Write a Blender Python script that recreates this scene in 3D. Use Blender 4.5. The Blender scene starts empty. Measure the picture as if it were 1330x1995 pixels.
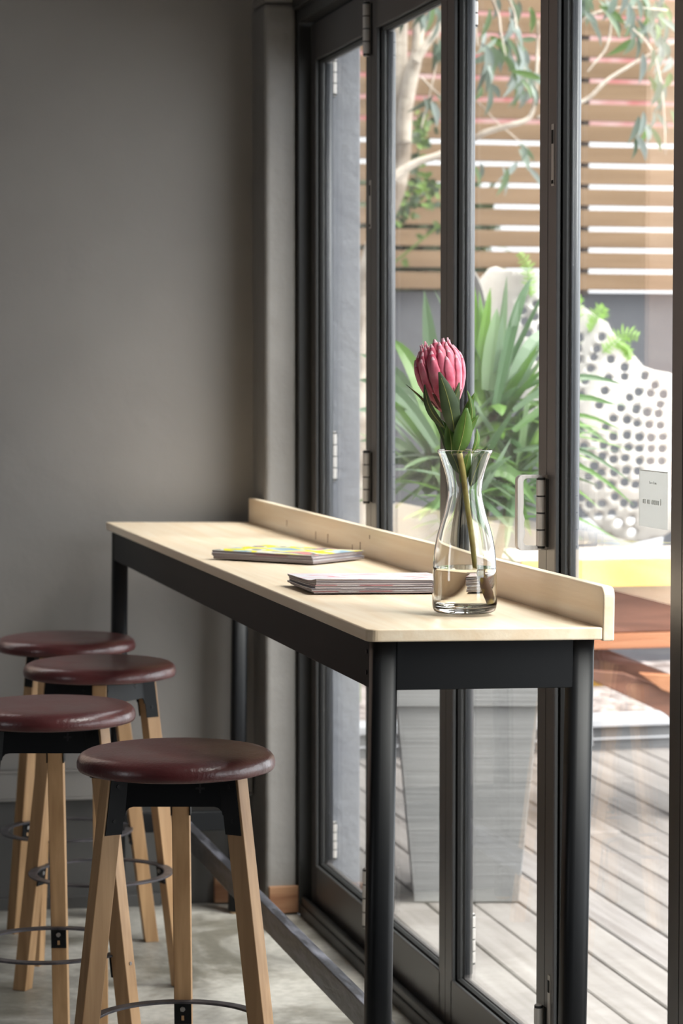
import bpy, bmesh, math, random
from mathutils import Vector, Matrix
from mathutils.geometry import delaunay_2d_cdt
random.seed(7)
R = math.radians
sc = bpy.context.scene
col = sc.collection

# ------------------------------------------------------------------ camera, light, exposure
EYE = 1.40
F = 4950.0                      # focal length in pixels of the 1330x1995 frame
PITCH = math.atan(280 / F)
YAW = math.atan(1189 * math.cos(PITCH) / F)
cam_data = bpy.data.cameras.new('camera')
cam = bpy.data.objects.new('camera', cam_data)
col.objects.link(cam)
cam_data.sensor_fit = 'VERTICAL'
cam_data.sensor_height = 36
cam_data.lens = 36 * F / 1995
cam.location = (0, 0, EYE)
cam.rotation_euler = (math.pi / 2 - PITCH, 0, -YAW)
cam_data.clip_start = 0.05
cam_data.dof.use_dof = True
cam_data.dof.focus_distance = 4.15
cam_data.dof.aperture_fstop = 7.5
sc.camera = cam

sc.view_settings.view_transform = 'Standard'
sc.view_settings.look = 'None'
sc.view_settings.gamma = 1
sc.view_settings.use_curve_mapping = False
sc.view_settings.exposure = 1.30

world = bpy.data.worlds.new('overcast_sky')
sc.world = world
world.use_nodes = True
wn = world.node_tree
wn.nodes.clear()
wo = wn.nodes.new('ShaderNodeOutputWorld')
wb = wn.nodes.new('ShaderNodeBackground')
wtc = wn.nodes.new('ShaderNodeTexCoord')
wsep = wn.nodes.new('ShaderNodeSeparateXYZ')
wr = wn.nodes.new('ShaderNodeValToRGB')
wn.links.new(wtc.outputs['Generated'], wsep.inputs[0])
wn.links.new(wsep.outputs[2], wr.inputs[0])
wr.color_ramp.elements[0].position = 0.0
wr.color_ramp.elements[0].color = (0.80, 0.82, 0.86, 1)
wr.color_ramp.elements[1].position = 0.6
wr.color_ramp.elements[1].color = (0.96, 0.98, 1.0, 1)
wn.links.new(wr.outputs[0], wb.inputs[0])
wb.inputs[1].default_value = 2.5
wn.links.new(wb.outputs[0], wo.inputs[0])

sun = bpy.data.objects.new('veiled_sun', bpy.data.lights.new('veiled_sun', 'SUN'))
col.objects.link(sun)
sun.data.energy = 3.4
sun.data.angle = R(35)
sun.data.color = (1, 0.96, 0.90)
sun.rotation_euler = Vector((-0.42, 0.45, -1)).to_track_quat('-Z', 'Y').to_euler()


def portal(name, loc, normal, w, h):
    l = bpy.data.lights.new(name, 'AREA')
    l.shape = 'RECTANGLE'; l.size = w; l.size_y = h
    l.cycles.is_portal = True
    o = bpy.data.objects.new(name, l); col.objects.link(o)
    o.location = loc
    o.rotation_euler = Vector(normal).to_track_quat('-Z', 'Y').to_euler()


portal('door_portal', (1.50, 4.66, 1.16), (-1, 0, 0), 2.3, 3.3)


# ------------------------------------------------------------------ pixel to place
def ray(px, py):
    d = Vector(((px - 665) / F, (997.5 - py) / F, -1))
    m = cam.rotation_euler.to_matrix()
    return m @ d


def at_z(px, py, z):
    d = ray(px, py)
    t = (z - EYE) / d.z
    return Vector((0, 0, EYE)) + d * t


def at_y(px, py, y):
    d = ray(px, py)
    return Vector((0, 0, EYE)) + d * (y / d.y)


def at_x(px, py, x):
    d = ray(px, py)
    return Vector((0, 0, EYE)) + d * (x / d.x)


CY, SY = math.cos(YAW), math.sin(YAW)


def at_d(px, py, Z):
    d = ray(px, py)
    h = d.x * SY + d.y * CY
    return Vector((0, 0, EYE)) + d * (Z / h)


# ------------------------------------------------------------------ mesh builder
class MB:
    def __init__(self):
        self.v = []; self.f = []; self.M = None; self.mi = []; self.cur = 0

    def add(self, vs, fs):
        n = len(self.v)
        for p in vs:
            p = Vector(p)
            self.v.append(self.M @ p if self.M else p)
        for f in fs:
            self.f.append([n + i for i in f]); self.mi.append(self.cur)
        return self

    def box(self, x0, x1, y0, y1, z0, z1):
        vs = [(x, y, z) for z in (z0, z1) for y in (y0, y1) for x in (x0, x1)]
        return self.add(vs, [(0, 2, 3, 1), (4, 5, 7, 6), (0, 1, 5, 4), (2, 6, 7, 3), (0, 4, 6, 2), (1, 3, 7, 5)])

    def hexa(self, b, t):           # 4 bottom, 4 top points (ccw from above)
        return self.add(list(b) + list(t), [(3, 2, 1, 0), (4, 5, 6, 7), (0, 1, 5, 4), (1, 2, 6, 5), (2, 3, 7, 6), (3, 0, 4, 7)])

    def prism(self, poly, a, b, axis='z'):
        def P(p, h):
            if axis == 'z': return (p[0], p[1], h)
            if axis == 'y': return (p[0], h, p[1])
            return (h, p[0], p[1])
        n = len(poly)
        vs = [P(p, a) for p in poly] + [P(p, b) for p in poly]
        fs = [tuple(range(n))[::-1], tuple(range(n, 2 * n))]
        fs += [(i, (i + 1) % n, n + (i + 1) % n, n + i) for i in range(n)]
        return self.add(vs, fs)

    def lathe(self, prof, n=48, c=(0, 0, 0)):
        vs = []; rings = []
        for r, z in prof:
            if r < 1e-6:
                rings.append([len(vs)]); vs.append((c[0], c[1], c[2] + z))
            else:
                rings.append(list(range(len(vs), len(vs) + n)))
                vs += [(c[0] + r * math.cos(2 * math.pi * k / n), c[1] + r * math.sin(2 * math.pi * k / n), c[2] + z) for k in range(n)]
        fs = []
        for a, b in zip(rings, rings[1:]):
            for k in range(n):
                k2 = (k + 1) % n
                if len(a) == 1 and len(b) == 1: continue
                if len(a) == 1: fs.append((a[0], b[k2], b[k]))
                elif len(b) == 1: fs.append((a[k], a[k2], b[0]))
                else: fs.append((a[k], a[k2], b[k2], b[k]))
        return self.add(vs, fs)

    def tube(self, pts, rad, n=10, cap=True):
        pts = [Vector(p) for p in pts]
        if not hasattr(rad, '__len__'): rad = [rad] * len(pts)
        vs = []; fs = []
        up = None
        for i, p in enumerate(pts):
            t = (pts[min(i + 1, len(pts) - 1)] - pts[max(i - 1, 0)]).normalized()
            if up is None:
                up = t.orthogonal().normalized()
            up = (up - t * up.dot(t)).normalized()
            s = t.cross(up)
            for k in range(n):
                a = 2 * math.pi * k / n
                vs.append(p + (up * math.cos(a) + s * math.sin(a)) * rad[i])
        for i in range(len(pts) - 1):
            for k in range(n):
                k2 = (k + 1) % n
                fs.append((i * n + k, i * n + k2, (i + 1) * n + k2, (i + 1) * n + k))
        if cap:
            fs.append(tuple(range(n))[::-1]); fs.append(tuple(range((len(pts) - 1) * n, len(pts) * n)))
        return self.add(vs, fs)

    def blade(self, pts, widths, nrm, fold=0.25, thick=0.0):
        """leaf blade along pts, folded along its midrib"""
        pts = [Vector(p) for p in pts]; vs = []; fs = []
        nrm = Vector(nrm)
        for i, p in enumerate(pts):
            t = (pts[min(i + 1, len(pts) - 1)] - pts[max(i - 1, 0)]).normalized()
            s = t.cross(nrm)
            if s.length < 1e-4: s = t.orthogonal()
            s.normalize()
            n2 = s.cross(t).normalized()
            w = widths[i] / 2
            vs += [p - s * w + n2 * w * fold, p, p + s * w + n2 * w * fold]
        for i in range(len(pts) - 1):
            a = 3 * i
            fs += [(a, a + 1, a + 4, a + 3), (a + 1, a + 2, a + 5, a + 4)]
        return self.add(vs, fs)

    def bounds(self):
        lo = Vector([min(v[i] for v in self.v) for i in range(3)])
        hi = Vector([max(v[i] for v in self.v) for i in range(3)])
        return lo, hi

    def build(self, name, mat, parent=None, bevel=0, seg=2, smooth=False, sub=0, solid=0, origin=None):
        if origin is None:
            if parent is not None:
                origin = root_of(parent)
            else:
                lo, hi = self.bounds()
                origin = Vector(((lo.x + hi.x) / 2, (lo.y + hi.y) / 2, lo.z))
        origin = Vector(origin)
        me = bpy.data.meshes.new(name)
        me.from_pydata([v - origin for v in self.v], [], self.f)
        mats = mat if isinstance(mat, (list, tuple)) else [mat]
        for m in mats: me.materials.append(m)
        if len(mats) > 1:
            for p, i in zip(me.polygons, self.mi): p.material_index = i
        bm = bmesh.new(); bm.from_mesh(me)
        bmesh.ops.recalc_face_normals(bm, faces=bm.faces)
        bm.to_mesh(me); bm.free()
        if smooth:
            for p in me.polygons: p.use_smooth = True
        o = bpy.data.objects.new(name, me)
        col.objects.link(o)
        if parent is not None: o.parent = parent
        else: o.location = origin
        if bevel:
            m = o.modifiers.new('bevel', 'BEVEL'); m.width = bevel; m.segments = seg; m.limit_method = 'ANGLE'; m.angle_limit = R(40)
            m.harden_normals = False
        if solid:
            m = o.modifiers.new('solid', 'SOLIDIFY'); m.thickness = solid; m.offset = 0
        if sub:
            m = o.modifiers.new('sub', 'SUBSURF'); m.levels = sub; m.render_levels = sub
        return o


def root_of(o):
    while o.parent is not None: o = o.parent
    return Vector(o['_origin']) if '_origin' in o else o.location.copy()


def tag(o, label=None, cat=None, group=None, kind=None):
    if label: o['label'] = label
    if cat: o['category'] = cat
    if group: o['group'] = group
    if kind: o['kind'] = kind
    return o


def thing(name, loc, label, cat, group=None):
    o = bpy.data.objects.new(name, None); col.objects.link(o)
    o.location = loc; o.empty_display_size = 0.05
    return tag(o, label, cat, group)


def struct(o):
    o['kind'] = 'structure'
    return o


def copy_tree(o, parent=None):
    kids = list(o.children)
    c = o.copy(); col.objects.link(c); c.parent = parent
    for k in kids: copy_tree(k, c)
    return c


# ------------------------------------------------------------------ materials
def mat(name, color=(.5, .5, .5), rough=.5, metal=0, spec=.5, coat=0, **kw):
    m = bpy.data.materials.new(name); m.use_nodes = True
    b = m.node_tree.nodes['Principled BSDF']
    b.inputs['Base Color'].default_value = (*color, 1)
    b.inputs['Roughness'].default_value = rough
    b.inputs['Metallic'].default_value = metal
    b.inputs['Specular IOR Level'].default_value = spec
    b.inputs['Coat Weight'].default_value = coat
    return m


def nodes(m):
    return m.node_tree.nodes, m.node_tree.links, m.node_tree.nodes['Principled BSDF']


def noisy(name, c1, c2, scale=(3, 3, 3), detail=4, rough=.6, bump=0, bscale=None, pos=(.35, .65), spec=.5, metal=0, coat=0, rr=None, distort=0):
    m = mat(name, c1, rough, metal, spec, coat)
    N, L, b = nodes(m)
    tc = N.new('ShaderNodeTexCoord'); mp = N.new('ShaderNodeMapping'); mp.inputs['Scale'].default_value = scale
    nz = N.new('ShaderNodeTexNoise'); nz.inputs['Scale'].default_value = 1; nz.inputs['Detail'].default_value = detail
    nz.inputs['Distortion'].default_value = distort
    cr = N.new('ShaderNodeValToRGB')
    cr.color_ramp.elements[0].position = pos[0]; cr.color_ramp.elements[0].color = (*c1, 1)
    cr.color_ramp.elements[1].position = pos[1]; cr.color_ramp.elements[1].color = (*c2, 1)
    L.new(tc.outputs['Object'], mp.inputs[0]); L.new(mp.outputs[0], nz.inputs['Vector'])
    L.new(nz.outputs['Fac'], cr.inputs[0]); L.new(cr.outputs[0], b.inputs['Base Color'])
    if rr:
        mr = N.new('ShaderNodeMapRange'); mr.inputs['To Min'].default_value = rr[0]; mr.inputs['To Max'].default_value = rr[1]
        L.new(nz.outputs['Fac'], mr.inputs['Value']); L.new(mr.outputs[0], b.inputs['Roughness'])
    if bump:
        n2 = N.new('ShaderNodeTexNoise'); n2.inputs['Detail'].default_value = 5
        mp2 = N.new('ShaderNodeMapping'); mp2.inputs['Scale'].default_value = bscale or scale
        L.new(tc.outputs['Object'], mp2.inputs[0]); L.new(mp2.outputs[0], n2.inputs['Vector']); n2.inputs['Scale'].default_value = 1
        bp = N.new('ShaderNodeBump'); bp.inputs['Strength'].default_value = bump; bp.inputs['Distance'].default_value = .01
        L.new(n2.outputs['Fac'], bp.inputs['Height']); L.new(bp.outputs[0], b.inputs['Normal'])
    return m


def wood(name, c1, c2, axis='y', ring=14, along=1.2, rough=.5, pos=(.3, .7), spec=.4, bump=.05):
    s = [ring * 4] * 3
    s['xyz'.index(axis)] = along * 2
    return noisy(name, c1, c2, tuple(s), 3, rough, bump, tuple(x * 3 for x in s), pos, spec, distort=.6)


def leafmat(name, cols, rough=.45, transl=.35):
    m = mat(name, cols[0], rough)
    N, L, b = nodes(m)
    g = N.new('ShaderNodeNewGeometry'); cr = N.new('ShaderNodeValToRGB')
    els = cr.color_ramp.elements
    els[0].color = (*cols[0], 1); els[1].color = (*cols[-1], 1)
    for i, c in enumerate(cols[1:-1]):
        e = els.new((i + 1) / (len(cols) - 1)); e.color = (*c, 1)
    L.new(g.outputs['Random Per Island'], cr.inputs[0]); L.new(cr.outputs[0], b.inputs['Base Color'])
    tr = N.new('ShaderNodeBsdfTranslucent'); L.new(cr.outputs[0], tr.inputs[0])
    mx = N.new('ShaderNodeMixShader'); mx.inputs[0].default_value = transl
    L.new(b.outputs[0], mx.inputs[1]); L.new(tr.outputs[0], mx.inputs[2])
    L.new(mx.outputs[0], N['Material Output'].inputs[0])
    return m


def pane_mat(name, tint=(.97, .985, .98)):
    m = bpy.data.materials.new(name); m.use_nodes = True
    N = m.node_tree.nodes; L = m.node_tree.links
    N.clear()
    out = N.new('ShaderNodeOutputMaterial'); t = N.new('ShaderNodeBsdfTransparent'); t.inputs[0].default_value = (*tint, 1)
    g = N.new('ShaderNodeBsdfGlossy'); g.inputs['Roughness'].default_value = 0.0; g.inputs[0].default_value = (1, 1, 1, 1)
    fr = N.new('ShaderNodeFresnel'); fr.inputs[0].default_value = 1.5
    # thin slab: the same air-to-glass reflectance on both faces
    geo = N.new('ShaderNodeNewGeometry'); mr = N.new('ShaderNodeMapRange')
    mr.inputs['To Min'].default_value = 1.5; mr.inputs['To Max'].default_value = 1 / 1.5
    L.new(geo.outputs['Backfacing'], mr.inputs['Value']); L.new(mr.outputs[0], fr.inputs[0])
    mx = N.new('ShaderNodeMixShader')
    L.new(fr.outputs[0], mx.inputs[0]); L.new(t.outputs[0], mx.inputs[1]); L.new(g.outputs[0], mx.inputs[2])
    L.new(mx.outputs[0], out.inputs[0])
    return m


M = {}
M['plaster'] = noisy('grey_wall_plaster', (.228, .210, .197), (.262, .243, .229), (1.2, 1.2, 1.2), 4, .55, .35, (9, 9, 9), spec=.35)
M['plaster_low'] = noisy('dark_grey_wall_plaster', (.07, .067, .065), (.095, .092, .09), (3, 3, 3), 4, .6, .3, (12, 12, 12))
M['column'] = noisy('grey_column_plaster', (.20, .188, .176), (.232, .219, .206), (2, 2, 3), 4, .55, .5, (14, 14, 14), spec=.35)
M['ext_plaster'] = noisy('slate_exterior_plaster', (.125, .13, .15), (.15, .155, .17), (4, 4, 4), 5, .7, .5, (30, 30, 30))
M['garden_wall'] = noisy('dark_garden_wall_render', (.055, .057, .066), (.075, .077, .087), (1.5, 1.5, 1.5), 5, .8, .4, (10, 10, 10))
M['ceiling'] = mat('white_ceiling_paint', (.30, .29, .28), .8)
M['white_wall'] = mat('off_white_wall_paint', (.16, .155, .15), .8)
M['neighbour_white'] = mat('white_neighbour_render', (.40, .40, .41), .9)
M['neighbour_red'] = noisy('red_brick_neighbour', (.28, .085, .08), (.36, .24, .23), (6, 6, 6), 3, .9)
M['black_steel'] = mat('black_powder_coated_steel', (.005, .0055, .0065), .45, 0, .25)
M['black_apron'] = mat('black_painted_steel_sheet', (.006, .0065, .0075), .55, 0, .2)
M['worn_steel'] = noisy('worn_black_steel', (.022, .022, .027), (.13, .13, .155), (60, 8, 60), 4, .35, .2, (50, 20, 50), (.45, .75), rr=(.25, .5))
M['ring_steel'] = noisy('bare_dark_steel', (.05, .046, .052), (.11, .10, .11), (40, 40, 40), 3, .42, .1, spec=.6, metal=.5)
M['frame'] = mat('dark_bronze_door_aluminium', (.068, .062, .060), .40, .1, .5)
M['bead'] = mat('grey_reflection_bead', (.055, .058, .065), .35, .1, .5)  # bluish grey stands in for the stile's reflection in the glass
M['frame_out'] = mat('black_door_frame_paint', (.022, .022, .021), .45)
M['hinge'] = noisy('brushed_hinge_steel', (.40, .375, .35), (.50, .47, .445), (200, 200, 10), 2, .42, metal=.2)
M['gap_black'] = mat('black_gap_rubber', (.01, .01, .01), .7)
M['pane'] = pane_mat('clear_door_glass')
M['pine'] = wood('pale_birch_counter', (.82, .63, .43), (.90, .76, .58), 'y', 9, .9, .33, (.3, .7), .45)
M['pine_end'] = wood('pale_birch_end_grain', (.50, .39, .27), (.68, .55, .41), 'x', 16, 6, .5)
M['stool_wood'] = wood('oak_stool_leg', (.29, .16, .072), (.48, .295, .15), 'z', 9, 1.1, .5, (.3, .72))
M['raw_wood'] = wood('raw_pine_skirting', (.20, .09, .045), (.36, .20, .11), 'x', 8, 2, .6)
M['leather'] = noisy('oxblood_leather', (.066, .0145, .016), (.108, .025, .025), (14, 14, 14), 5, .27, .12, (160, 160, 160), (.3, .7), spec=.6, coat=.15, rr=(.24, .42))
M['concrete'] = None
M['deck'] = None
M['planter'] = noisy('pale_grey_planter', (.20, .198, .195), (.245, .242, .238), (1, 1, 40), 4, .7, .25, (2, 2, 160), spec=.3)
M['soil'] = noisy('dark_soil', (.03, .02, .015), (.08, .05, .04), (30, 30, 30), 4, .9)
M['gravel'] = noisy('brown_gravel', (.12, .09, .08), (.42, .36, .34), (26, 26, 26), 3, .9, .8, (60, 60, 60), (.42, .62))
M['kerb'] = noisy('grey_timber_kerb', (.36, .36, .38), (.46, .46, .48), (2, 20, 20), 3, .8)
M['kerb_dark'] = noisy('dark_kerb_face', (.075, .075, .08), (.13, .13, .135), (6, 6, 6), 3, .85)
M['slat'] = wood('weathered_cedar_slat', (.125, .076, .040), (.20, .128, .074), 'x', 3.2, .35, .7, (.3, .7), .25)
M['post'] = mat('dark_fence_post', (.07, .05, .04), .8)
M['bark'] = noisy('pale_gum_bark', (.24, .185, .14), (.58, .50, .42), (5, 5, 7), 6, .75, .7, (30, 30, 30), (.36, .58))
M['gum_leaf'] = leafmat('grey_green_gum_leaf', [(.06, .095, .055), (.16, .20, .17), (.30, .34, .32), (.10, .18, .04), (.20, .24, .21)], .35, .3)
M['vine_leaf'] = leafmat('yellow_green_vine_leaf', [(.03, .05, .022), (.04, .065, .03), (.16, .26, .05), (.05, .08, .035)], .5, .3)
M['strap_leaf'] = leafmat('green_strap_leaf', [(.04, .10, .03), (.11, .23, .04), (.19, .36, .05), (.24, .34, .20), (.05, .12, .04), (.31, .42, .29)], .33, .35)
M['fern_leaf'] = leafmat('lime_fern_leaf', [(.20, .38, .06), (.30, .50, .11)], .5, .45)
M['hedge_leaf'] = leafmat('dark_hedge_leaf', [(.03, .06, .02), (.06, .09, .035), (.10, .13, .06)], .6, .2)
M['stalk'] = mat('brown_plant_stalk', (.16, .11, .06), .8)
M['shell'] = noisy('white_cast_shell', (.46, .42, .38), (.56, .535, .50), (3, 3, 3), 4, .6, .3, (20, 20, 20), (.35, .6), spec=.3)
M['bowl_white'] = mat('glossy_white_bowl', (.42, .42, .44), .4)
M['yellow'] = mat('yellow_painted_timber', (.80, .42, .035), .55)
M['picnic_brown'] = wood('red_brown_timber', (.13, .055, .035), (.25, .11, .07), 'x', 6, 1, .6)
M['picnic_orange'] = wood('orange_brown_timber', (.34, .13, .06), (.48, .22, .11), 'x', 6, 1, .6)
M['picnic_top'] = mat('grey_brown_tabletop', (.42, .36, .32), .55)
M['paper'] = noisy('magazine_page_edges', (.15, .125, .13), (.42, .37, .38), (2, 2, 900), 2, .7, pos=(.4, .6))
M['ink_dark'] = mat('dark_cover_ink', (.04, .04, .05), .35)
M['card_text'] = mat('pale_grey_lettering', (.42, .43, .42), .6)
M['card'] = None
M['rubber'] = mat('tan_foot_pad', (.40, .27, .15), .7)
M['bolt'] = mat('zinc_bolt', (.45, .43, .42), .35, .9)

# protea
M['bract'] = mat('pink_protea_bract', (.78, .12, .22), .5)
N, L, b = nodes(M['bract'])
g = N.new('ShaderNodeNewGeometry'); tc = N.new('ShaderNodeTexCoord'); sp = N.new('ShaderNodeSeparateXYZ')
nz = N.new('ShaderNodeTexNoise'); nz.inputs['Scale'].default_value = 60
cr = N.new('ShaderNodeValToRGB')
cr.color_ramp.elements[0].position = .2; cr.color_ramp.elements[0].color = (.70, .05, .13, 1)
cr.color_ramp.elements[1].position = .8; cr.color_ramp.elements[1].color = (.90, .30, .38, 1)
L.new(tc.outputs['Object'], nz.inputs['Vector']); L.new(nz.outputs['Fac'], cr.inputs[0]); L.new(cr.outputs[0], b.inputs['Base Color'])
b.inputs['Sheen Weight'].default_value = .5
b.inputs['Sheen Roughness'].default_value = .3
M['bract_tip'] = mat('pale_fringed_bract_tip', (.90, .50, .57), .7)
M['scale_brown'] = noisy('dull_brown_flower_scales', (.12, .045, .035), (.30, .10, .09), (80, 80, 40), 3, .8)
M['protea_leaf'] = noisy('leathery_green_leaf', (.075, .16, .028), (.15, .28, .05), (22, 22, 22), 3, .45)
M['protea_leaf_dark'] = noisy('dark_olive_leaf', (.05, .085, .035), (.10, .145, .06), (22, 22, 22), 3, .5)  # darker olive tone used on some of the leaves
M['midrib'] = mat('yellow_green_midrib', (.36, .38, .10), .5)
M['protea_stem'] = noisy('woody_green_stem', (.30, .21, .05), (.46, .40, .12), (30, 30, 30), 3, .5)
M['stem_wet'] = noisy('brown_mottled_stem', (.10, .035, .012), (.50, .36, .03), (45, 45, 45), 2, .5, pos=(.5, .62))


def glass_mat(name, ior, color=(1, 1, 1), rough=0.0):
    m = bpy.data.materials.new(name); m.use_nodes = True
    N = m.node_tree.nodes; L = m.node_tree.links
    N.clear()
    o = N.new('ShaderNodeOutputMaterial'); g = N.new('ShaderNodeBsdfGlass'); g.inputs['IOR'].default_value = ior
    g.inputs[0].default_value = (*color, 1); g.inputs['Roughness'].default_value = rough
    L.new(g.outputs[0], o.inputs[0])
    return m


M['vase_glass'] = glass_mat('clear_carafe_glass', 1.5, (.99, .995, .99))
M['water'] = glass_mat('slightly_cloudy_water', 1.33, (.985, .965, .93))

# concrete floor: mottled with pale rough patches
m = mat('worn_concrete', (.2, .2, .19), .5)
N, L, b = nodes(m)
tc = N.new('ShaderNodeTexCoord')
n1 = N.new('ShaderNodeTexNoise'); n1.inputs['Scale'].default_value = 2.2; n1.inputs['Detail'].default_value = 7; n1.inputs['Roughness'].default_value = .65; n1.inputs['Distortion'].default_value = .8
n2 = N.new('ShaderNodeTexNoise'); n2.inputs['Scale'].default_value = 45; n2.inputs['Detail'].default_value = 4
c1 = N.new('ShaderNodeValToRGB')
c1.color_ramp.elements[0].position = .40; c1.color_ramp.elements[0].color = (.165, .152, .125, 1)
c1.color_ramp.elements[1].position = .56; c1.color_ramp.elements[1].color = (.40, .38, .345, 1)
c2 = N.new('ShaderNodeValToRGB')
c2.color_ramp.elements[0].position = .3; c2.color_ramp.elements[0].color = (.72, .72, .72, 1)
c2.color_ramp.elements[1].position = .7; c2.color_ramp.elements[1].color = (1.1, 1.1, 1.1, 1)
mx = N.new('ShaderNodeMixRGB'); mx.blend_type = 'MULTIPLY'; mx.inputs[0].default_value = .8
L.new(tc.outputs['Object'], n1.inputs['Vector']); L.new(tc.outputs['Object'], n2.inputs['Vector'])
L.new(n1.outputs['Fac'], c1.inputs[0]); L.new(n2.outputs['Fac'], c2.inputs[0])
L.new(c1.outputs[0], mx.inputs[1]); L.new(c2.outputs[0], mx.inputs[2]); L.new(mx.outputs[0], b.inputs['Base Color'])
rm = N.new('ShaderNodeMapRange'); rm.inputs['To Min'].default_value = .28; rm.inputs['To Max'].default_value = .6
L.new(n1.outputs['Fac'], rm.inputs['Value']); L.new(rm.outputs[0], b.inputs['Roughness'])
bp = N.new('ShaderNodeBump'); bp.inputs['Strength'].default_value = .25; bp.inputs['Distance'].default_value = .004
L.new(n2.outputs['Fac'], bp.inputs['Height']); L.new(bp.outputs[0], b.inputs['Normal'])
M['concrete'] = m

# deck boards: each board its own tone
m = mat('silvered_deck_board', (.5, .47, .45), .7)
N, L, b = nodes(m)
tc = N.new('ShaderNodeTexCoord'); mp = N.new('ShaderNodeMapping'); mp.inputs['Scale'].default_value = (40, 1.6, 40)
nz = N.new('ShaderNodeTexNoise'); nz.inputs['Scale'].default_value = 1; nz.inputs['Detail'].default_value = 4
g = N.new('ShaderNodeNewGeometry')
cr = N.new('ShaderNodeValToRGB')
cr.color_ramp.elements[0].position = .3; cr.color_ramp.elements[0].color = (.155, .135, .125, 1)
cr.color_ramp.elements[1].position = .75; cr.color_ramp.elements[1].color = (.25, .228, .217, 1)
mr = N.new('ShaderNodeMapRange'); mr.inputs['To Min'].default_value = .85; mr.inputs['To Max'].default_value = 1.12
mx = N.new('ShaderNodeMixRGB'); mx.blend_type = 'MULTIPLY'; mx.inputs[0].default_value = 1
L.new(tc.outputs['Object'], mp.inputs[0]); L.new(mp.outputs[0], nz.inputs['Vector']); L.new(nz.outputs['Fac'], cr.inputs[0])
L.new(g.outputs['Random Per Island'], mr.inputs['Value']); L.new(cr.outputs[0], mx.inputs[1]); L.new(mr.outputs[0], mx.inputs[2])
L.new(mx.outputs[0], b.inputs['Base Color'])
M['deck'] = m

# frosted card that stands in for the reflection of a notice
m = bpy.data.materials.new('reflected_notice_film'); m.use_nodes = True
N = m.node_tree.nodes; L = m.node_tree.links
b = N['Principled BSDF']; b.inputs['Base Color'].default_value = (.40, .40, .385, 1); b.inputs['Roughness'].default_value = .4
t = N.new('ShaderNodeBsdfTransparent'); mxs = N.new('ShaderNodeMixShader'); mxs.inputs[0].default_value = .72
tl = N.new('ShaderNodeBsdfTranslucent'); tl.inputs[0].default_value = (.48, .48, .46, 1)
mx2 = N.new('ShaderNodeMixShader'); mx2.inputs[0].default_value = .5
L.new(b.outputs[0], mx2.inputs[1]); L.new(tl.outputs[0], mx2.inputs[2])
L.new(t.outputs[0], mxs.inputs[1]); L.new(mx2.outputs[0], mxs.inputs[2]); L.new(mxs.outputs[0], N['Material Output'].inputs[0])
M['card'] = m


def cover_mat(name, cols, scale, seed):
    """printed cover: hard-edged blocks and streaks of ink"""
    m = mat(name, cols[0][1], .28)
    N, L, b = nodes(m)
    tc = N.new('ShaderNodeTexCoord'); mp = N.new('ShaderNodeMapping')
    mp.inputs['Scale'].default_value = scale; mp.inputs['Location'].default_value = (seed, seed * 1.7, 0)
    nz = N.new('ShaderNodeTexNoise'); nz.inputs['Scale'].default_value = 1; nz.inputs['Detail'].default_value = 1
    cr = N.new('ShaderNodeValToRGB'); cr.color_ramp.interpolation = 'CONSTANT'
    e = cr.color_ramp.elements
    e[0].position = cols[0][0]; e[0].color = (*cols[0][1], 1)
    e[1].position = cols[1][0]; e[1].color = (*cols[1][1], 1)
    for p, c in cols[2:]:
        q = e.new(p); q.color = (*c, 1)
    L.new(tc.outputs['Object'], mp.inputs[0]); L.new(mp.outputs[0], nz.inputs['Vector'])
    L.new(nz.outputs['Fac'], cr.inputs[0]); L.new(cr.outputs[0], b.inputs['Base Color'])
    return m


M['cover_yellow'] = cover_mat('yellow_blue_magazine_cover', [(0, (.25, .42, .55)), (.40, (.55, .68, .72)), (.47, (.85, .78, .04)), (.56, (.82, .80, .70)), (.62, (.20, .22, .20)), (.66, (.75, .30, .28))], (14, 9, 1), 3.1)
M['cover_blue'] = cover_mat('grey_blue_magazine_cover', [(0, (.35, .38, .45)), (.45, (.6, .62, .66)), (.58, (.2, .22, .3))], (9, 9, 1), 5)
M['cover_pink'] = cover_mat('white_magazine_cover_red_print', [(0, (.80, .77, .80)), (.50, (.75, .12, .20)), (.525, (.82, .80, .82)), (.60, (.75, .25, .30)), (.615, (.80, .78, .80))], (4, 26, 1), 1.3)
M['cover_grey'] = cover_mat('grey_magazine_cover', [(0, (.45, .43, .45)), (.5, (.7, .68, .7)), (.6, (.55, .2, .24))], (10, 12, 1), 8)

# ================================================================== SETTING
XF = 1.43          # room face of the door leaves
XG = 1.453         # glass plane
# inside floor
mb = MB(); mb.box(-4.6, 1.40, -4.5, 7.6, -.06, 0)
struct(mb.build('floor', M['concrete'], origin=(0, 0, 0)))
mb = MB(); mb.box(-4.6, 1.6, -4.5, 7.6, 3.3, 3.4)
struct(mb.build('ceiling', M['ceiling']))

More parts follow.
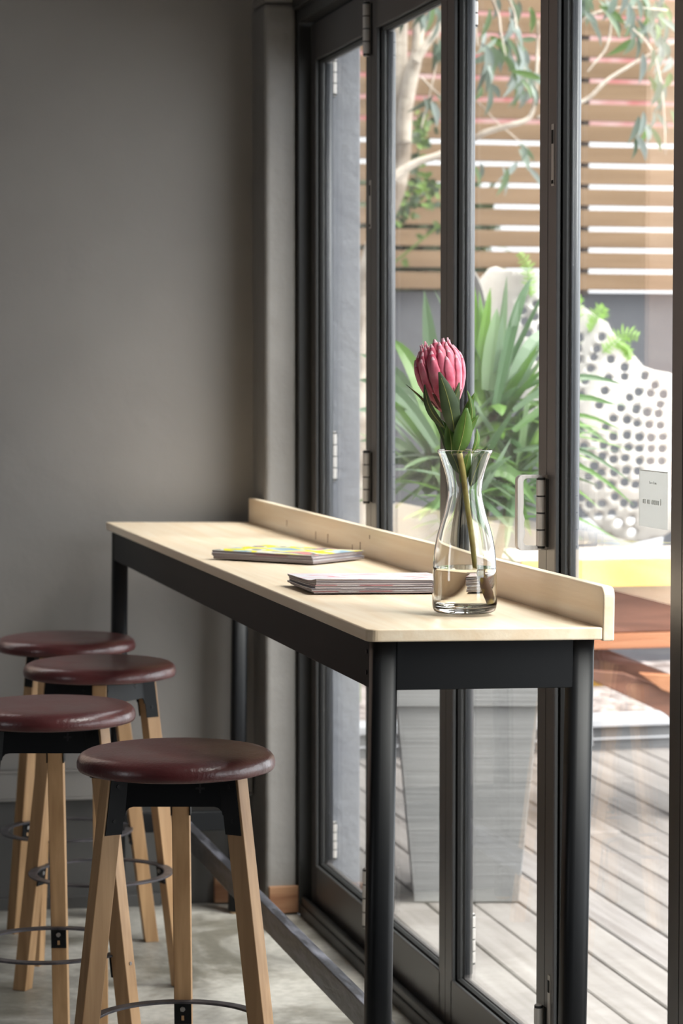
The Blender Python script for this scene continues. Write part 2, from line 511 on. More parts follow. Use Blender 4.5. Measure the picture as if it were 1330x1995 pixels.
# back wall, a few degrees off square, with a window left of the frame
P1 = Vector((1.311, 6.4726, 0)); P0 = Vector((.669, 6.524, 0))
ang = math.atan2(P1.y - P0.y, P1.x - P0.x)
WM = Matrix.Translation(P1) @ Matrix.Rotation(ang, 4, 'Z')     # local x to the right along wall, y away
mb = MB(); mb.M = WM
WX0, WX1, WZ0, WZ1 = -2.15, -.825, .98, 2.75
mb.box(WX1, .08, 0, .2, .36, 3.3); mb.box(-6.0, WX0, 0, .2, .36, 3.3)
mb.box(WX0, WX1, 0, .2, .36, WZ0); mb.box(WX0, WX1, 0, .2, WZ1, 3.3)
struct(mb.build('wall_back', M['plaster'], origin=(0, 0, 0)))
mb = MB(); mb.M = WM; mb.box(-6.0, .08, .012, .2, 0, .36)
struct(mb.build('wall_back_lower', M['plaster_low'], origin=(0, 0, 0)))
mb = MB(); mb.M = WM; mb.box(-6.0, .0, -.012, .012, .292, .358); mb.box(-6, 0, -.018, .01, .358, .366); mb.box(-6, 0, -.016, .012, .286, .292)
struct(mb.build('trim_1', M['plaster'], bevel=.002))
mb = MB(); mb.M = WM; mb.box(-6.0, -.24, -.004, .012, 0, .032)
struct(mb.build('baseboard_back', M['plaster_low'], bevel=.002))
mb = MB(); mb.M = WM; mb.box(-.10, .0, -.010, .012, .004, .072)
struct(mb.build('baseboard_corner', M['raw_wood'], bevel=.002))
wf = thing('window_1', WM @ Vector(((WX0 + WX1) / 2, .1, WZ0)), None, None); wf['kind'] = 'structure'
mb = MB(); mb.M = WM
for a in (WX0, (WX0 + WX1) / 2 - .02, WX1 - .04): mb.box(a, a + .04, .08, .12, WZ0, WZ1)
for a in (WZ0, WZ1 - .04): mb.box(WX0, WX1, .08, .12, a, a + .04)
mb.build('window_frame', M['frame_out'], wf)
mb = MB(); mb.M = WM; mb.box(WX0, WX1, .098, .102, WZ0, WZ1); mb.build('pane', M['pane'], wf)
portal('window_portal', WM @ Vector(((WX0 + WX1) / 2, .16, (WZ0 + WZ1) / 2)), WM.to_3x3() @ Vector((0, -1, 0)), WX1 - WX0, WZ1 - WZ0)

mb = MB(); mb.box(-4.5, 1.15, 9.6, 9.8, -.1, 4.6)
M['brick_out'] = noisy('washed_terracotta_render', (.26, .17, .13), (.36, .27, .22), (1.5, 1.5, 5), 3, .9)
tag(mb.build('neighbour_wall', M['brick_out'], origin=(-1.7, 9.7, -.1)), 'washed terracotta wall outside the end window, mirrored in the right door glass', 'wall')
# left wall with an unseen opening added for side light, wall behind the camera
mb = MB()
yy = -4.4
added_openings = [(1.9, 2.8)]
for a, b_ in added_openings:
    mb.box(-4.6, -4.4, yy, a, 0, 3.3); mb.box(-4.6, -4.4, a, b_, 0, .9); mb.box(-4.6, -4.4, a, b_, 2.7, 3.3); yy = b_
mb.box(-4.6, -4.4, yy, 7.4, 0, 3.3)
struct(mb.build('wall_left', M['white_wall']))
for a, b_ in added_openings: portal('added_side_portal', (-4.62, (a + b_) / 2, 1.8), (1, 0, 0), 1.8, b_ - a)
mb = MB(); mb.box(-4.6, 1.6, -4.6, -4.4, 0, 3.3)
struct(mb.build('wall_front', M['white_wall']))
mb = MB(); mb.box(1.33, 1.58, -4.4, 3.02, 0, 2.3); mb.box(1.33, 1.58, -4.4, 6.31, 2.335, 3.3)  # near stretch closed with unseen wall to cut front light
struct(mb.build('wall_right', M['plaster']))
# column at the end of the doors
mb = MB(); mb.box(1.316, 1.3985, 6.316, 6.62, 0, 2.318); mb.box(1.316, 1.3985, 6.320, 6.62, 2.318, 3.3)
struct(mb.build('wall_column', M['column'], bevel=.012, seg=3, origin=(0, 0, 0)))
mb = MB(); mb.box(1.322, 1.3985, 6.304, 6.318, .004, .074)
struct(mb.build('baseboard_column', M['raw_wood'], bevel=.002))
# outer pier and outside wall
mb = MB(); mb.box(1.478, 1.556, 6.285, 9.4, -.1, 4.2); mb.box(1.478, 1.556, -4.4, 9.4, 2.36, 4.2)
mb.box(1.40, 1.478, 6.36, 9.4, 0, 4.2)
struct(mb.build('wall_outside', M['ext_plaster'], bevel=.004, origin=(0, 0, 0)))
# door frame
mb = MB()
mb.box(1.3985, 1.478, 6.300, 6.36, 0, 2.335)
mb.box(1.40, 1.478, 3.025, 6.300, 2.268, 2.335)
mb.box(1.385, 1.430, 3.025, 6.305, 2.300, 2.335)
mb.box(1.40, 1.478, 3.025, 6.300, -.06, .028)
mb.box(1.404, 1.416, 3.025, 6.300, .028, .048)
mb.box(1.40, 1.478, 3.022, 3.036, 0, 2.335)
struct(mb.build('trim_2', M['frame_out'], bevel=.003))


# door leaves
def stile_poly(v0, sgn):
    """cross section in (x, y): room face at XF, glass side towards sgn"""
    w = .050
    pts = [(XF, 0), (XF, w - .004), (XF + .002, w - .002), (XF + .007, w - .002), (XF + .007, w - .008), (XF + .011, w - .008), (XF + .011, w + .001),
           (XF + .017, w + .004), (XG - .003, w + .004), (XG - .003, w - .006), (XG + .003, w - .006), (XG + .003, w + .003),
           (XG + .008, w + .004), (XG + .015, w + .002), (XG + .020, w - .003), (XG + .022, w - .008), (XG + .022, 0)]
    return [(x, v0 + sgn * y) for x, y in pts]


def rail_poly(z0, sgn, w):
    return [(x, z0 + sgn * (y + w - .05)) if y > 0 else (x, z0) for x, y in stile_poly(0, 1)]


joints = [6.292, 5.673, 5.037, 4.374, 3.700, 3.040]
HZ = {0: ('door_jamb', .0)}


def hinge(z0, z1, x, y, name, parent, r=.0085):
    mb = MB(); n = 4; h = (z1 - z0) / n
    for k in range(n):
        mb.M = Matrix.Translation((x, y, 0))
        mb.lathe([(0, z0 + k * h + .0013), (r, z0 + k * h + .0013), (r, z0 + (k + 1) * h - .0013), (0, z0 + (k + 1) * h - .0013)], 20)
    for zz in (z0 - .005, z1): mb.lathe([(0, zz), (r * .8, zz), (r * .8, zz + .005), (0, zz + .005)], 20)
    mb.M = None
    s = 1 if x < XF + .02 else -1
    mb.box(min(x, x + s * .012), max(x, x + s * .012), y - .003, y + .003, z0, z1)
    o = mb.build(name, M['hinge'], parent, bevel=.0006, seg=1)
    for p in o.data.polygons: p.use_smooth = False
    core = MB(); core.M = Matrix.Translation((x, y, 0)); core.lathe([(0, z0 - .003), (r * .93, z0 - .003), (r * .93, z1 + .003), (0, z1 + .003)], 16)
    core.box(*sorted((s * .0086, s * .012)), -.012, .010, z0, z1)
    core.build('hinge_pin', M['gap_black'], o)
    return o


def latch(z0, z1, y, parent):
    mb = MB(); mb.box(XF - .0012, XF + .001, y - .0075, y + .0075, z0, z1)
    o = mb.build('flush_bolt', M['hinge'], parent, bevel=.0008)
    mb = MB(); mb.box(XF - .0025, XF - .001, y - .004, y + .004, z1 - (z1 - z0) * .32, z1 - (z1 - z0) * .10)
    mb.box(XF - .0025, XF - .001, y - .004, y + .004, z0 + .004, z0 + (z1 - z0) * .09)
    mb.build('bolt_slot', M['gap_black'], o)


for i in range(len(joints) - 1):
    b_, a = joints[i] - .0015, joints[i + 1] + .0015
    t = thing('door_%d' % (i + 1), (XG, (a + b_) / 2, .03), None, None); t['kind'] = 'structure'
    mb = MB()
    mb.prism(stile_poly(b_, -1), .034, 2.262); mb.prism(stile_poly(a, 1), .034, 2.262)
    mb.prism([(x, z) for x, z in rail_poly(.034, 1, .105)], a + .04, b_ - .04, 'y')
    mb.prism([(x, z) for x, z in rail_poly(2.262, -1, .095)], a + .04, b_ - .04, 'y')
    fr_ = mb.build('door_frame', [M['frame'], M['gap_black']], t)
    ro = t.location
    for p_ in fr_.data.polygons:
        if XF + .003 < p_.center.x + ro.x < XG - .001: p_.material_index = 1
    mb = MB(); mb.box(XG - .003, XG + .003, a + .045, b_ - .045, .13, 2.175)
    mb.build('pane', M['pane'], t)
    def bead(y, sg):  # rounded bead added for the reflected strip beside each stile
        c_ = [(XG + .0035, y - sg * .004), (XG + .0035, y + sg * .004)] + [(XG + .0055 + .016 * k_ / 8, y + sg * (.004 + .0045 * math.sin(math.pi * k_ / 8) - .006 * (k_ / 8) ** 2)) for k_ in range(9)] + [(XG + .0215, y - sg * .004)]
        q_ = MB(); q_.prism(c_, .150, 2.160); o_ = q_.build('reflection_bead', M['bead'], t)
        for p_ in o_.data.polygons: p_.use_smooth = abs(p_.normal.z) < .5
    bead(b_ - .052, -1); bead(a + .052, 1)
    if i == 0:
        for z0, z1 in ((.145, .235), (1.118, 1.235), (2.090, 2.20)): hinge(z0, z1, XG + .034, b_ - .004, 'hinge', t)
        for z0, z1 in ((1.093, 1.207), (2.115, 2.230), (.105, .235)): hinge(z0, z1, XF - .011, a - .002, 'hinge', t)
        latch(1.72, 1.83, a + .025 - .05 + .03, t)
    if i == 1:
        for z0, z1 in ((.16, .26), (1.12, 1.22), (2.10, 2.20)): hinge(z0, z1, XG + .034, a, 'hinge', t)
    if i == 2:
        for z0, z1 in ((1.078, 1.200), (2.115, 2.230), (.105, .235)): hinge(z0, z1, XF - .011, a - .002, 'hinge', t)
    if i == 3:
        latch(1.725, 1.835, b_ - .027, t)
        latch(.20, .30, b_ - .027, t)
        for z0, z1 in ((.16, .26), (1.12, 1.22), (2.10, 2.20)): hinge(z0, z1, XG + .034, a, 'hinge', t)

# D-shaped pull handle by the hinge of the third leaf
yh = joints[3] + .004
t = thing('pull_handle', (XF, yh, 1.07), 'brushed steel D-shaped pull handle at the hinge of the glass doors', 'door handle')
outer = []; z0, z1 = 1.072, 1.208; xw = .056
rc = .010
def arc(cx, cz, r, a0, a1, n=6): return [(cx + r * math.cos(R(a0 + (a1 - a0) * k / n)), cz + r * math.sin(R(a0 + (a1 - a0) * k / n))) for k in range(n + 1)]
X0 = XF - xw
out_pts = [(XF + .004, z1)] + arc(X0 + rc, z1 - rc, rc, 90, 180) + arc(X0 + rc, z0 + rc, rc, 180, 270) + [(XF + .004, z0)]
wt = .011
xi = X0 + wt
zi0, zi1 = z0 + .006, z1 - .006
in_pts = [(XF + .004, zi0)] + arc(xi + .010, zi0 + .012, .010, 270, 180) + [(xi + .004, zi0 + .026), (xi + .001, zi0 + .038), (xi + .003, zi0 + .050), (xi, zi0 + .062), (xi + .001, zi0 + .08)] + arc(xi + .008, zi1 - .008, .008, 180, 90) + [(XF + .004, zi1)]
mb = MB()
n_o = len(out_pts)
poly = out_pts + in_pts
mb.prism(poly, yh - .008, yh + .008, 'y')
mb.build('handle_bar', M['hinge'], t, bevel=.0008)

# reflection of a lettered notice, built as a film on the glass
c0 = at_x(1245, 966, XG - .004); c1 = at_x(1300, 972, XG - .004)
t = thing('reflected_notice', (XG - .004, c0.y, 1.14), 'reflection of a small notice with faint grey lettering, built as frosted film on the door glass', 'notice')
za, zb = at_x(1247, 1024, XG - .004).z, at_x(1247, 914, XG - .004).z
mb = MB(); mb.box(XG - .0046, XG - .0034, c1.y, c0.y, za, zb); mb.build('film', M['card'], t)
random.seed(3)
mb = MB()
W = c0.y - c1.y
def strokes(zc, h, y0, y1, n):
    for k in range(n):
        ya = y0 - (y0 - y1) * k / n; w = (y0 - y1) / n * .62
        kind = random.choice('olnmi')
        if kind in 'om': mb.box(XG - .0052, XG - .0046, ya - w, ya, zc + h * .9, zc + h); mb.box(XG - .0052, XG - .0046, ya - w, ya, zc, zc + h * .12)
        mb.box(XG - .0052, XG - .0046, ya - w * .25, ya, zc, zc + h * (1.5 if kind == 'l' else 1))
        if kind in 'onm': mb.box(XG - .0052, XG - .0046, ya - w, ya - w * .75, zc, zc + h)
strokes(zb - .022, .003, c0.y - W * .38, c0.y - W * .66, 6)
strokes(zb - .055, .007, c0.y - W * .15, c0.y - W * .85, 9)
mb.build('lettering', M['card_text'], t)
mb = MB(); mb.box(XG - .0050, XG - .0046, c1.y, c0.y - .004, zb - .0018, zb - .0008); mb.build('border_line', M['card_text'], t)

# ================================================================== OUTSIDE SETTING
mb = MB()
x = 1.485; random.seed(11)
DM = Matrix.Translation((1.48, 0, 0)) @ Matrix.Rotation(R(-.9), 4, 'Z')
mb.M = DM
x = -.06
while x < 4.2:
    y = 1.0 + random.uniform(-1.2, 0)
    while y < 8.9:
        ln = random.uniform(3.0, 4.5)
        y1 = min(y + ln, 8.9)
        dz = random.uniform(-.0015, .0015)
        mb.box(x, x + .113, max(y, .6), y1 - .003, -.028, dz)
        y = y1
    x += .1195
struct(mb.build('deck', M['deck'], bevel=.003, seg=1, origin=(0, 0, 0)))
mb = MB(); mb.box(1.48, 6.5, -1, 11, -.16, -.035)
struct(mb.build('ground', M['kerb_dark'], origin=(0, 0, 0)))
# raised bed behind the deck
mb = MB(); mb.box(1.57, 6.0, 8.78, 8.86, -.03, .085)
struct(mb.build('bed_kerb', M['kerb_dark'], bevel=.004))
mb = MB(); mb.box(1.57, 6.0, 8.765, 8.93, .088, .118); mb.box(1.57, 6.0, 8.770, 8.78, .040, .047)
struct(mb.build('trim_3', M['kerb'], bevel=.004))
mb = MB(); mb.box(1.57, 6.0, 8.865, 10.595, -.03, .10)
tag(mb.build('gravel', M['gravel'], origin=(0, 0, 0)), 'brown gravel filling the raised bed in front of the dark garden wall', 'gravel', kind='stuff')
mb = MB(); mb.box(1.556, 8.0, 10.60, 10.8, -.1, at_y(1200, 571, 10.6).z)
struct(mb.build('wall_garden', M['garden_wall'], origin=(0, 0, 0)))
# fence
t = thing('slat_fence', (4.2, 10.62, at_y(1200, 570, 10.6).z), 'weathered cedar horizontal slat fence standing on the dark garden wall', 'fence')
zf = at_y(1200, 567, 10.55).z + .004
pitch = at_y(1200, 492, 10.55).z - at_y(1200, 533, 10.55).z
mb = MB()
for k in range(20):
    zz = zf + k * pitch
    x = 1.56
    if k == 0: zz0 = zz
    mb.box(1.56, 7.6, 10.55, 10.572, zz, zz + pitch - .0205)
mb.build('slat_panel', M['slat'], t, bevel=.002, seg=1)
for px in (1128, 745, 1500):
    xx = at_y(px, 400, 10.6).x
    mb = MB(); mb.box(xx - .035, xx + .035, 10.573, 10.63, zf - .02, zf + 20 * pitch); mb.build('post', M['post'], t)
# what shows through the gaps
mb = MB(); mb.box(1.2, 12, 15.2, 15.4, 0, at_y(1200, 262, 15.2).z)
tag(mb.build('neighbour_wall', M['neighbour_white']), 'bright white rendered wall seen through the lower gaps of the fence', 'wall')
mb = MB(); mb.box(1.2, 12, 16.2, 16.4, 0, at_y(1200, 262, 16.2).z + 1.6)
tag(mb.build('neighbour_building', M['neighbour_red']), 'reddish brick building seen through the upper gaps of the fence', 'building')


# ================================================================== COUNTER TABLE
TX0, TX1, TY0, TY1, TZ = .903, 1.272, 3.660, 6.395, 1.008
tcx, tcy = 1.106, 5.05
table = thing('bar_counter', (tcx, tcy, .003), 'long narrow pale wood bar counter on black steel frame along glass doors', 'table')
def rrect(x0, x1, y0, y1, rs, n=6):
    """ccw polygon with per-corner radii: (x0y0, x1y0, x1y1, x0y1)"""
    p = []
    for (cx, cy, r, a) in ((x0 + rs[0], y0 + rs[0], rs[0], 180), (x1 - rs[1], y0 + rs[1], rs[1], 270), (x1 - rs[2], y1 - rs[2], rs[2], 0), (x0 + rs[3], y1 - rs[3], rs[3], 90)):
        if r < 1e-5: p.append((cx, cy))
        else: p += [(cx + r * math.cos(R(a + 90 * k / n)), cy + r * math.sin(R(a + 90 * k / n))) for k in range(n + 1)]
    return p
mb = MB(); mb.prism(rrect(TX0, TX1, TY0, TY1, (.016, 0, 0, .014)), TZ - .019, TZ)
mb.build('tabletop', M['pine'], table, bevel=.0022, seg=3)
# upstand: board with rounded near top corner, set against the back edge
ZS = TZ + .062
prof = [(TY0 - .001, TZ - .021), (TY1, TZ - .021), (TY1, ZS)] + [(TY0 - .001 + .016 + .016 * math.cos(R(a)), ZS - .016 + .016 * math.sin(R(a))) for a in (90, 110, 130, 150, 165, 180)]
mb = MB(); mb.prism(prof, TX1 + .0004, TX1 + .019, 'x')
mb.build('upstand', M['pine'], table, bevel=.0025, seg=3)
# dark knots and joints of the upstand
KN = mat('brown_knot', (.33, .20, .12), .6)
for y, z, h in ((5.93, .018, .014), (5.62, .006, .018), (5.50, .006, .020), (5.27, .002, .016), (5.20, .012, .016), (5.12, .040, .008), (4.32, .028, .006), (4.45, .03, .004)):
    mb = MB(); mb.box(TX1 - .0002, TX1 + .0006, y - .002, y + .002, TZ + z, TZ + z + h); mb.build('knot', KN, table)
LX0, LX1 = .916, 1.267
ZL = TZ - .0195
def leg(x, y):
    mb = MB(); mb.prism(rrect(x, x + .040, y, y + .040, (.013,) * 4, 4), .008, ZL)
    o = mb.build('leg', M['black_steel'], table)
    for p in o.data.polygons: p.use_smooth = abs(p.normal.z) < .5
    mb = MB(); mb.prism(rrect(x + .003, x + .037, y + .003, y + .037, (.010,) * 4, 4), 0, .008)
    mb.build('foot_pad', M['rubber'], o)
LY0, LY1 = TY0 + .012, TY1 - .052
legs = [(LX0, LY0), (LX1 - .040, LY0), (LX0, LY1), (LX1 - .040, LY1)]
for x, y in legs: leg(x, y)
za = ZL - .074
def plate(x0, x1, y0, y1, nm='apron'):
    mb = MB(); mb.box(x0, x1, y0, y1, za, ZL); return mb.build(nm, M['black_apron'], table, bevel=.001, seg=1)
plate(LX0 + .002, LX0 + .005, LY0 + .036, LY1 + .004)
plate(LX1 - .005, LX1 - .002, LY0 + .036, LY1 + .004)
plate(LX0 + .036, LX1 - .036, LY0 + .003, LY0 + .006)
plate(LX0 + .036, LX1 - .036, LY1 + .034, LY1 + .037)
for y, z in ((LY0 + .05, ZL - .02), (LY0 + .05, ZL - .052)):
    mb = MB(); mb.M = Matrix.Translation((LX0 + .0015, y, z)) @ Matrix.Rotation(R(90), 4, 'Y')
    mb.lathe([(0, -.001), (.0035, -.001), (.0035, .001), (0, .001)], 12)
    mb.build('screw', M['black_steel'], table)
for y in (LY0 + .008, LY1 + .008):
    mb = MB(); mb.box(LX0 + .037, LX1 - .037, y, y + .024, .218, .268); mb.build('cross_bar', M['black_steel'], table, bevel=.002)
mb = MB(); mb.box(1.084, 1.108, LY0 + .032, LY1 + .008, .206, .260)
mb.build('foot_rail', M['worn_steel'], table, bevel=.002)
table.rotation_euler = (0, R(.86), 0)

# ================================================================== STOOLS
def make_stool():
    t = thing('bar_stool', (0, 0, 0), 'x', 'bar stool', 'round leather bar stools along the counter')
    mb = MB()
    prof = [(0, .7565), (.08, .7562), (.12, .7555), (.142, .7542), (.154, .7518), (.1615, .7478), (.1660, .742), (.1680, .735), (.1680, .728), (.1655, .7232), (.160, .7215), (0, .7215)]
    mb.lathe(prof, 96)
    s = mb.build('seat', M['leather'], t, smooth=True)
    mb = MB(); mb.lathe([(.10, .7215), (.10, .7195), (.152, .7195), (.152, .7215)], 64); mb.build('seat_base', M['black_apron'], s)
    splay = .125; zt = .7195
    HW, HD = .0155, .0165
    def lp(phi, rad, tan, z):      # point on a leg: rad offset outwards, tan offset sideways, following its splay
        r = .116 + splay * (zt - z) + rad
        c, s_ = math.cos(phi), math.sin(phi)
        return Vector((c * r - s_ * tan, s_ * r + c * tan, z))
    for k in range(3):
        phi = R(90 + 120 * k)
        mb = MB()
        b = [lp(phi, -HD, -HW, 0), lp(phi, HD, -HW, 0), lp(phi, HD, HW, 0), lp(phi, -HD, HW, 0)]
        tt = [lp(phi, -HD, -HW, zt), lp(phi, HD, -HW, zt), lp(phi, HD, HW, zt), lp(phi, -HD, HW, zt)]
        mb.hexa(b, tt)
        mb.build('leg', M['stool_wood'], t, bevel=.0015)
        # bolt heads
    # apron plates with ears down the legs
    for k in range(3):
        pa = R(210 + 120 * k); pb = R(330 + 120 * k)      # left and right leg of this side
        mb = MB(); e = .0018
        zb, ze = .668, .622
        def ear(phi, sgn):     # covers the side face of the leg, from inner to outer edge
            tn = sgn * (HW + e)
            mb.hexa([lp(phi, -HD - .002, tn - sgn * e * .9, ze), lp(phi, HD * .72, tn - sgn * e * .9, ze), lp(phi, HD * .72, tn, ze), lp(phi, -HD - .002, tn, ze)],
                    [lp(phi, -HD - .002, tn - sgn * e * .9, zt), lp(phi, HD * .72, tn - sgn * e * .9, zt), lp(phi, HD * .72, tn, zt), lp(phi, -HD - .002, tn, zt)])
        ear(pa, 1); ear(pb, -1)
        def cp(side, z):
            return lp(pa, -HD - .002, HW + e, z) if side == 0 else lp(pb, -HD - .002, -(HW + e), z)
        nrm = Vector((math.cos((pa + pb) / 2), math.sin((pa + pb) / 2), 0))
        # outline of the middle plate with rounded inner corners
        L0, L1, L2 = cp(0, zt), cp(0, zb), cp(0, ze)
        R0, R1, R2 = cp(1, zt), cp(1, zb), cp(1, ze)
        dirx = (R1 - L1).normalized()
        rr = .014
        pts = [L0, cp(0, zb - rr)] + [L1 + dirx * rr * (1 - math.cos(R(a))) + Vector((0, 0, -rr * (1 - math.sin(R(a))))) for a in (0, 30, 60, 90)]
        pts += [R1 - dirx * rr * (1 - math.cos(R(a))) + Vector((0, 0, -rr * (1 - math.sin(R(a))))) for a in (90, 60, 30, 0)] + [cp(1, zb - rr), R0]
        n = len(pts)
        mb.add([p for p in pts] + [p - nrm * .002 for p in pts], [tuple(range(n)), tuple(range(n, 2 * n))[::-1]] + [(i, (i + 1) % n, n + (i + 1) % n, n + i) for i in range(n)])
        o = mb.build('apron_plate', M['black_apron'], t)
        # plus-shaped slot marker to the right of the middle
        c = (L0 + R0) / 2; c.z = .6985
        c = c + dirx * .044 + nrm * (.0008 + splay * (zt - c.z) * .5)
        mb = MB()
        for w, h in ((.0075, .0016), (.0016, .0075)):
            q = [c - dirx * w - Vector((0, 0, h)), c + dirx * w - Vector((0, 0, h)), c + dirx * w + Vector((0, 0, h)), c - dirx * w + Vector((0, 0, h))]
            mb.add(q + [p - nrm * .004 for p in q], [(0, 1, 2, 3), (7, 6, 5, 4), (0, 4, 5, 1), (1, 5, 6, 2), (2, 6, 7, 3), (3, 7, 4, 0)])
        mb.build('plus_mark', M['gap_black'], o)
        for phi, sgn in ((pa, 1), (pb, -1)):
            for z in (.645, .703):
                mb = MB(); p = lp(phi, -.002, sgn * (HW + e), z); d = (lp(phi, 0, sgn, z) - lp(phi, 0, 0, z)).normalized()
                mb.tube([p - d * .001, p + d * .0012], .0032, 12)
                mb.build('bolt', M['black_steel'], o)
    # foot ring
    zr = .282; r1 = .160; r0 = .140
    mb = MB(); mb.lathe([(r0, zr), (r1, zr), (r1, zr + .004), (r0, zr + .004), (r0, zr)], 96)
    o = mb.build('foot_ring', M['ring_steel'], t, bevel=.0006, seg=1)
    for k in range(3):
        phi = R(90 + 120 * k)
        mb = MB()
        i = -HD - .001
        q = [lp(phi, i - .003, -HW * .97, zr - .040), lp(phi, i, -HW * .97, zr - .040), lp(phi, i, HW * .97, zr - .040), lp(phi, i - .003, HW * .97, zr - .040)]
        p = [lp(phi, i - .003, -HW * .97, zr + .003), lp(phi, i, -HW * .97, zr + .003), lp(phi, i, HW * .97, zr + .003), lp(phi, i - .003, HW * .97, zr + .003)]
        mb.hexa(q, p)
        tb = mb.build('ring_tab', M['black_apron'], o)
        mb = MB(); c = lp(phi, i - .003, 0, zr - .012); d = Vector((math.cos(phi), math.sin(phi), 0))
        mb.tube([c, c - d * .004], .0048, 6)
        mb.build('ring_bolt', M['bolt'], o); mb = MB(); mb.tube([lp(phi, HD - .0005, 0, zr - .012), lp(phi, HD + .0018, 0, zr - .012)], .0035, 12)
        mb.build('ring_bolt', M['bolt'], o)
        mb = MB(); c2 = lp(phi, i - .0032, 0, zr - .026)
        s_ = Vector((-math.sin(phi), math.cos(phi), 0)) * .0024
        dz = Vector((0, 0, .007))
        mb.add([c2 - s_ - dz, c2 + s_ - dz, c2 + s_ + dz, c2 - s_ + dz] + [q_ + d * .003 for q_ in (c2 - s_ - dz, c2 + s_ - dz, c2 + s_ + dz, c2 - s_ + dz)], [(0, 1, 2, 3), (0, 4, 5, 1), (1, 5, 6, 2), (2, 6, 7, 3), (3, 7, 4, 0)])
        mb.build('slot', M['stool_wood'], o)
    return t


stool = make_stool()
D2 = math.degrees(YAW)
spots = [(343, 4.28, 0, 'nearest oxblood leather bar stool with a round seat and three splayed wooden legs'),
         (94, 4.87, 0, 'leather stool cut by the left edge, between nearest stool and the two behind'),
         (194.5, 5.58, -55, 'leather stool in the second row back, seat turned to show a front leg'),
         (128, 6.10, 45, 'furthest leather bar stool, closest to the grey back wall')]
for i, (px, Z, rot, lab) in enumerate(spots):
    o = stool if i == 0 else copy_tree(stool)
    X = (px - 665) / F * (Z + .03)
    o.location = (X * CY + Z * SY, -X * SY + Z * CY, 0)
    o.rotation_euler = (0, 0, R(rot - D2))
    o['label'] = lab

# ================================================================== MAGAZINES
TS = math.sin(R(.86))
def ttop(x):       # height of the tilted tabletop at x
    return TZ + .003 - (x - tcx) * TS
def magazine(cx, cy, z, ang, w, l, th, cov, label, cat_group, curl=0, seed=0, bend=0):
    """w along local x, l along local y, spine at local x=0 side"""
    random.seed(seed)
    Mx = Matrix.Translation((cx, cy, z)) @ Matrix.Rotation(R(ang), 4, 'Z')
    t = thing('magazine', (cx, cy, z), label, 'magazine', cat_group)
    nx, ny = 12, 14
    def zoff(a, b):   # a,b in 0..1
        return curl * (max(0, .30 - b) / .30) ** 1.6 * (.35 + .65 * (1 - a)) + bend * math.sin(math.pi * b) - TS * ((Mx @ Vector(((a - .5) * w, (b - .5) * l, 0))).x - cx)
    mb = MB(); mb.M = Mx
    lay = max(2, int(th / .0011))
    for k in range(lay):
        zl0 = th * k / lay; zl1 = th * (k + 1) / lay - .00015
        jx = random.uniform(-.0006, .0006); jy = random.uniform(-.0012, .0012)
        frac = (k + 1) / lay
        vs = []
        for zl in (zl0, zl1):
            for i in range(nx + 1):
                for j in range(ny + 1):
                    a, b = i / nx, j / ny
                    vs.append(((a - .5) * w + jx, (b - .5) * l + jy, zl + zoff(a, b) * (frac if zl == zl1 else k / lay) + (0 if curl == 0 and bend == 0 else 0)))
        # keep the tilt of the table in the lowest layer too
        for q in range(len(vs)):
            X_ = (Mx @ Vector(vs[q])).x
            fr = frac if q >= len(vs) // 2 else k / lay
            vs[q] = (vs[q][0], vs[q][1], vs[q][2] - TS * (X_ - cx) * (1 - fr))
        m = (nx + 1) * (ny + 1); fs = []
        def id_(i, j, s): return s * m + i * (ny + 1) + j
        for i in range(nx):
            for j in range(ny):
                fs.append((id_(i, j, 1), id_(i + 1, j, 1), id_(i + 1, j + 1, 1), id_(i, j + 1, 1)))
                fs.append((id_(i, j, 0), id_(i, j + 1, 0), id_(i + 1, j + 1, 0), id_(i + 1, j, 0)))
        for i in range(nx):
            fs.append((id_(i, 0, 0), id_(i + 1, 0, 0), id_(i + 1, 0, 1), id_(i, 0, 1)))
            fs.append((id_(i, ny, 0), id_(i, ny, 1), id_(i + 1, ny, 1), id_(i + 1, ny, 0)))
        for j in range(ny):
            fs.append((id_(0, j, 0), id_(0, j, 1), id_(0, j + 1, 1), id_(0, j + 1, 0)))
            fs.append((id_(nx, j, 0), id_(nx, j + 1, 0), id_(nx, j + 1, 1), id_(nx, j, 1)))
        mb.add(vs, fs)
    mb.build('pages', M['paper'], t)
    mb = MB(); mb.M = Mx
    vs = []
    for i in range(nx + 1):
        for j in range(ny + 1):
            a, b = i / nx, j / ny
            vs.append(((a - .5) * (w + .002), (b - .5) * (l + .002), th + .0004 + zoff(a, b)))
    fs = [(i * (ny + 1) + j, (i + 1) * (ny + 1) + j, (i + 1) * (ny + 1) + j + 1, i * (ny + 1) + j + 1) for i in range(nx) for j in range(ny)]
    mb.add(vs, fs)
    mb.build('cover', cov, t, solid=.0005)
    return t

# far stack (spine line from left to right)
A = at_z(414, 1091, TZ + .002); B = at_z(610, 1101, TZ + .001); C = at_z(697, 1079, TZ - .001)
ang1 = math.degrees(math.atan2(B.y - A.y, B.x - A.x))
d1 = Vector((math.cos(R(ang1)), math.sin(R(ang1)), 0)); e1 = Vector((-d1.y, d1.x, 0))
w1, l1 = .238, .200
cen = Vector((B.x, B.y, 0)) - d1 * w1 / 2 + e1 * l1 / 2
z = ttop(cen.x)
G = 'magazines stacked on the counter'
magazine(cen.x, cen.y, z + .0003, ang1, w1, l1, .0058, M['cover_blue'], 'grey magazine at the bottom of the far stack on the counter', G, seed=1)
magazine(cen.x - .003, cen.y + .002, z + .0068, ang1 + .8, w1, l1, .0052, M['cover_grey'], 'middle magazine of the far stack under the yellow and blue one', G, seed=2)
magazine(cen.x - .001, cen.y + .004, z + .0127, ang1 - .5, w1, l1, .0040, M['cover_yellow'], 'glossy yellow and blue magazine topping the far stack', G, seed=3)
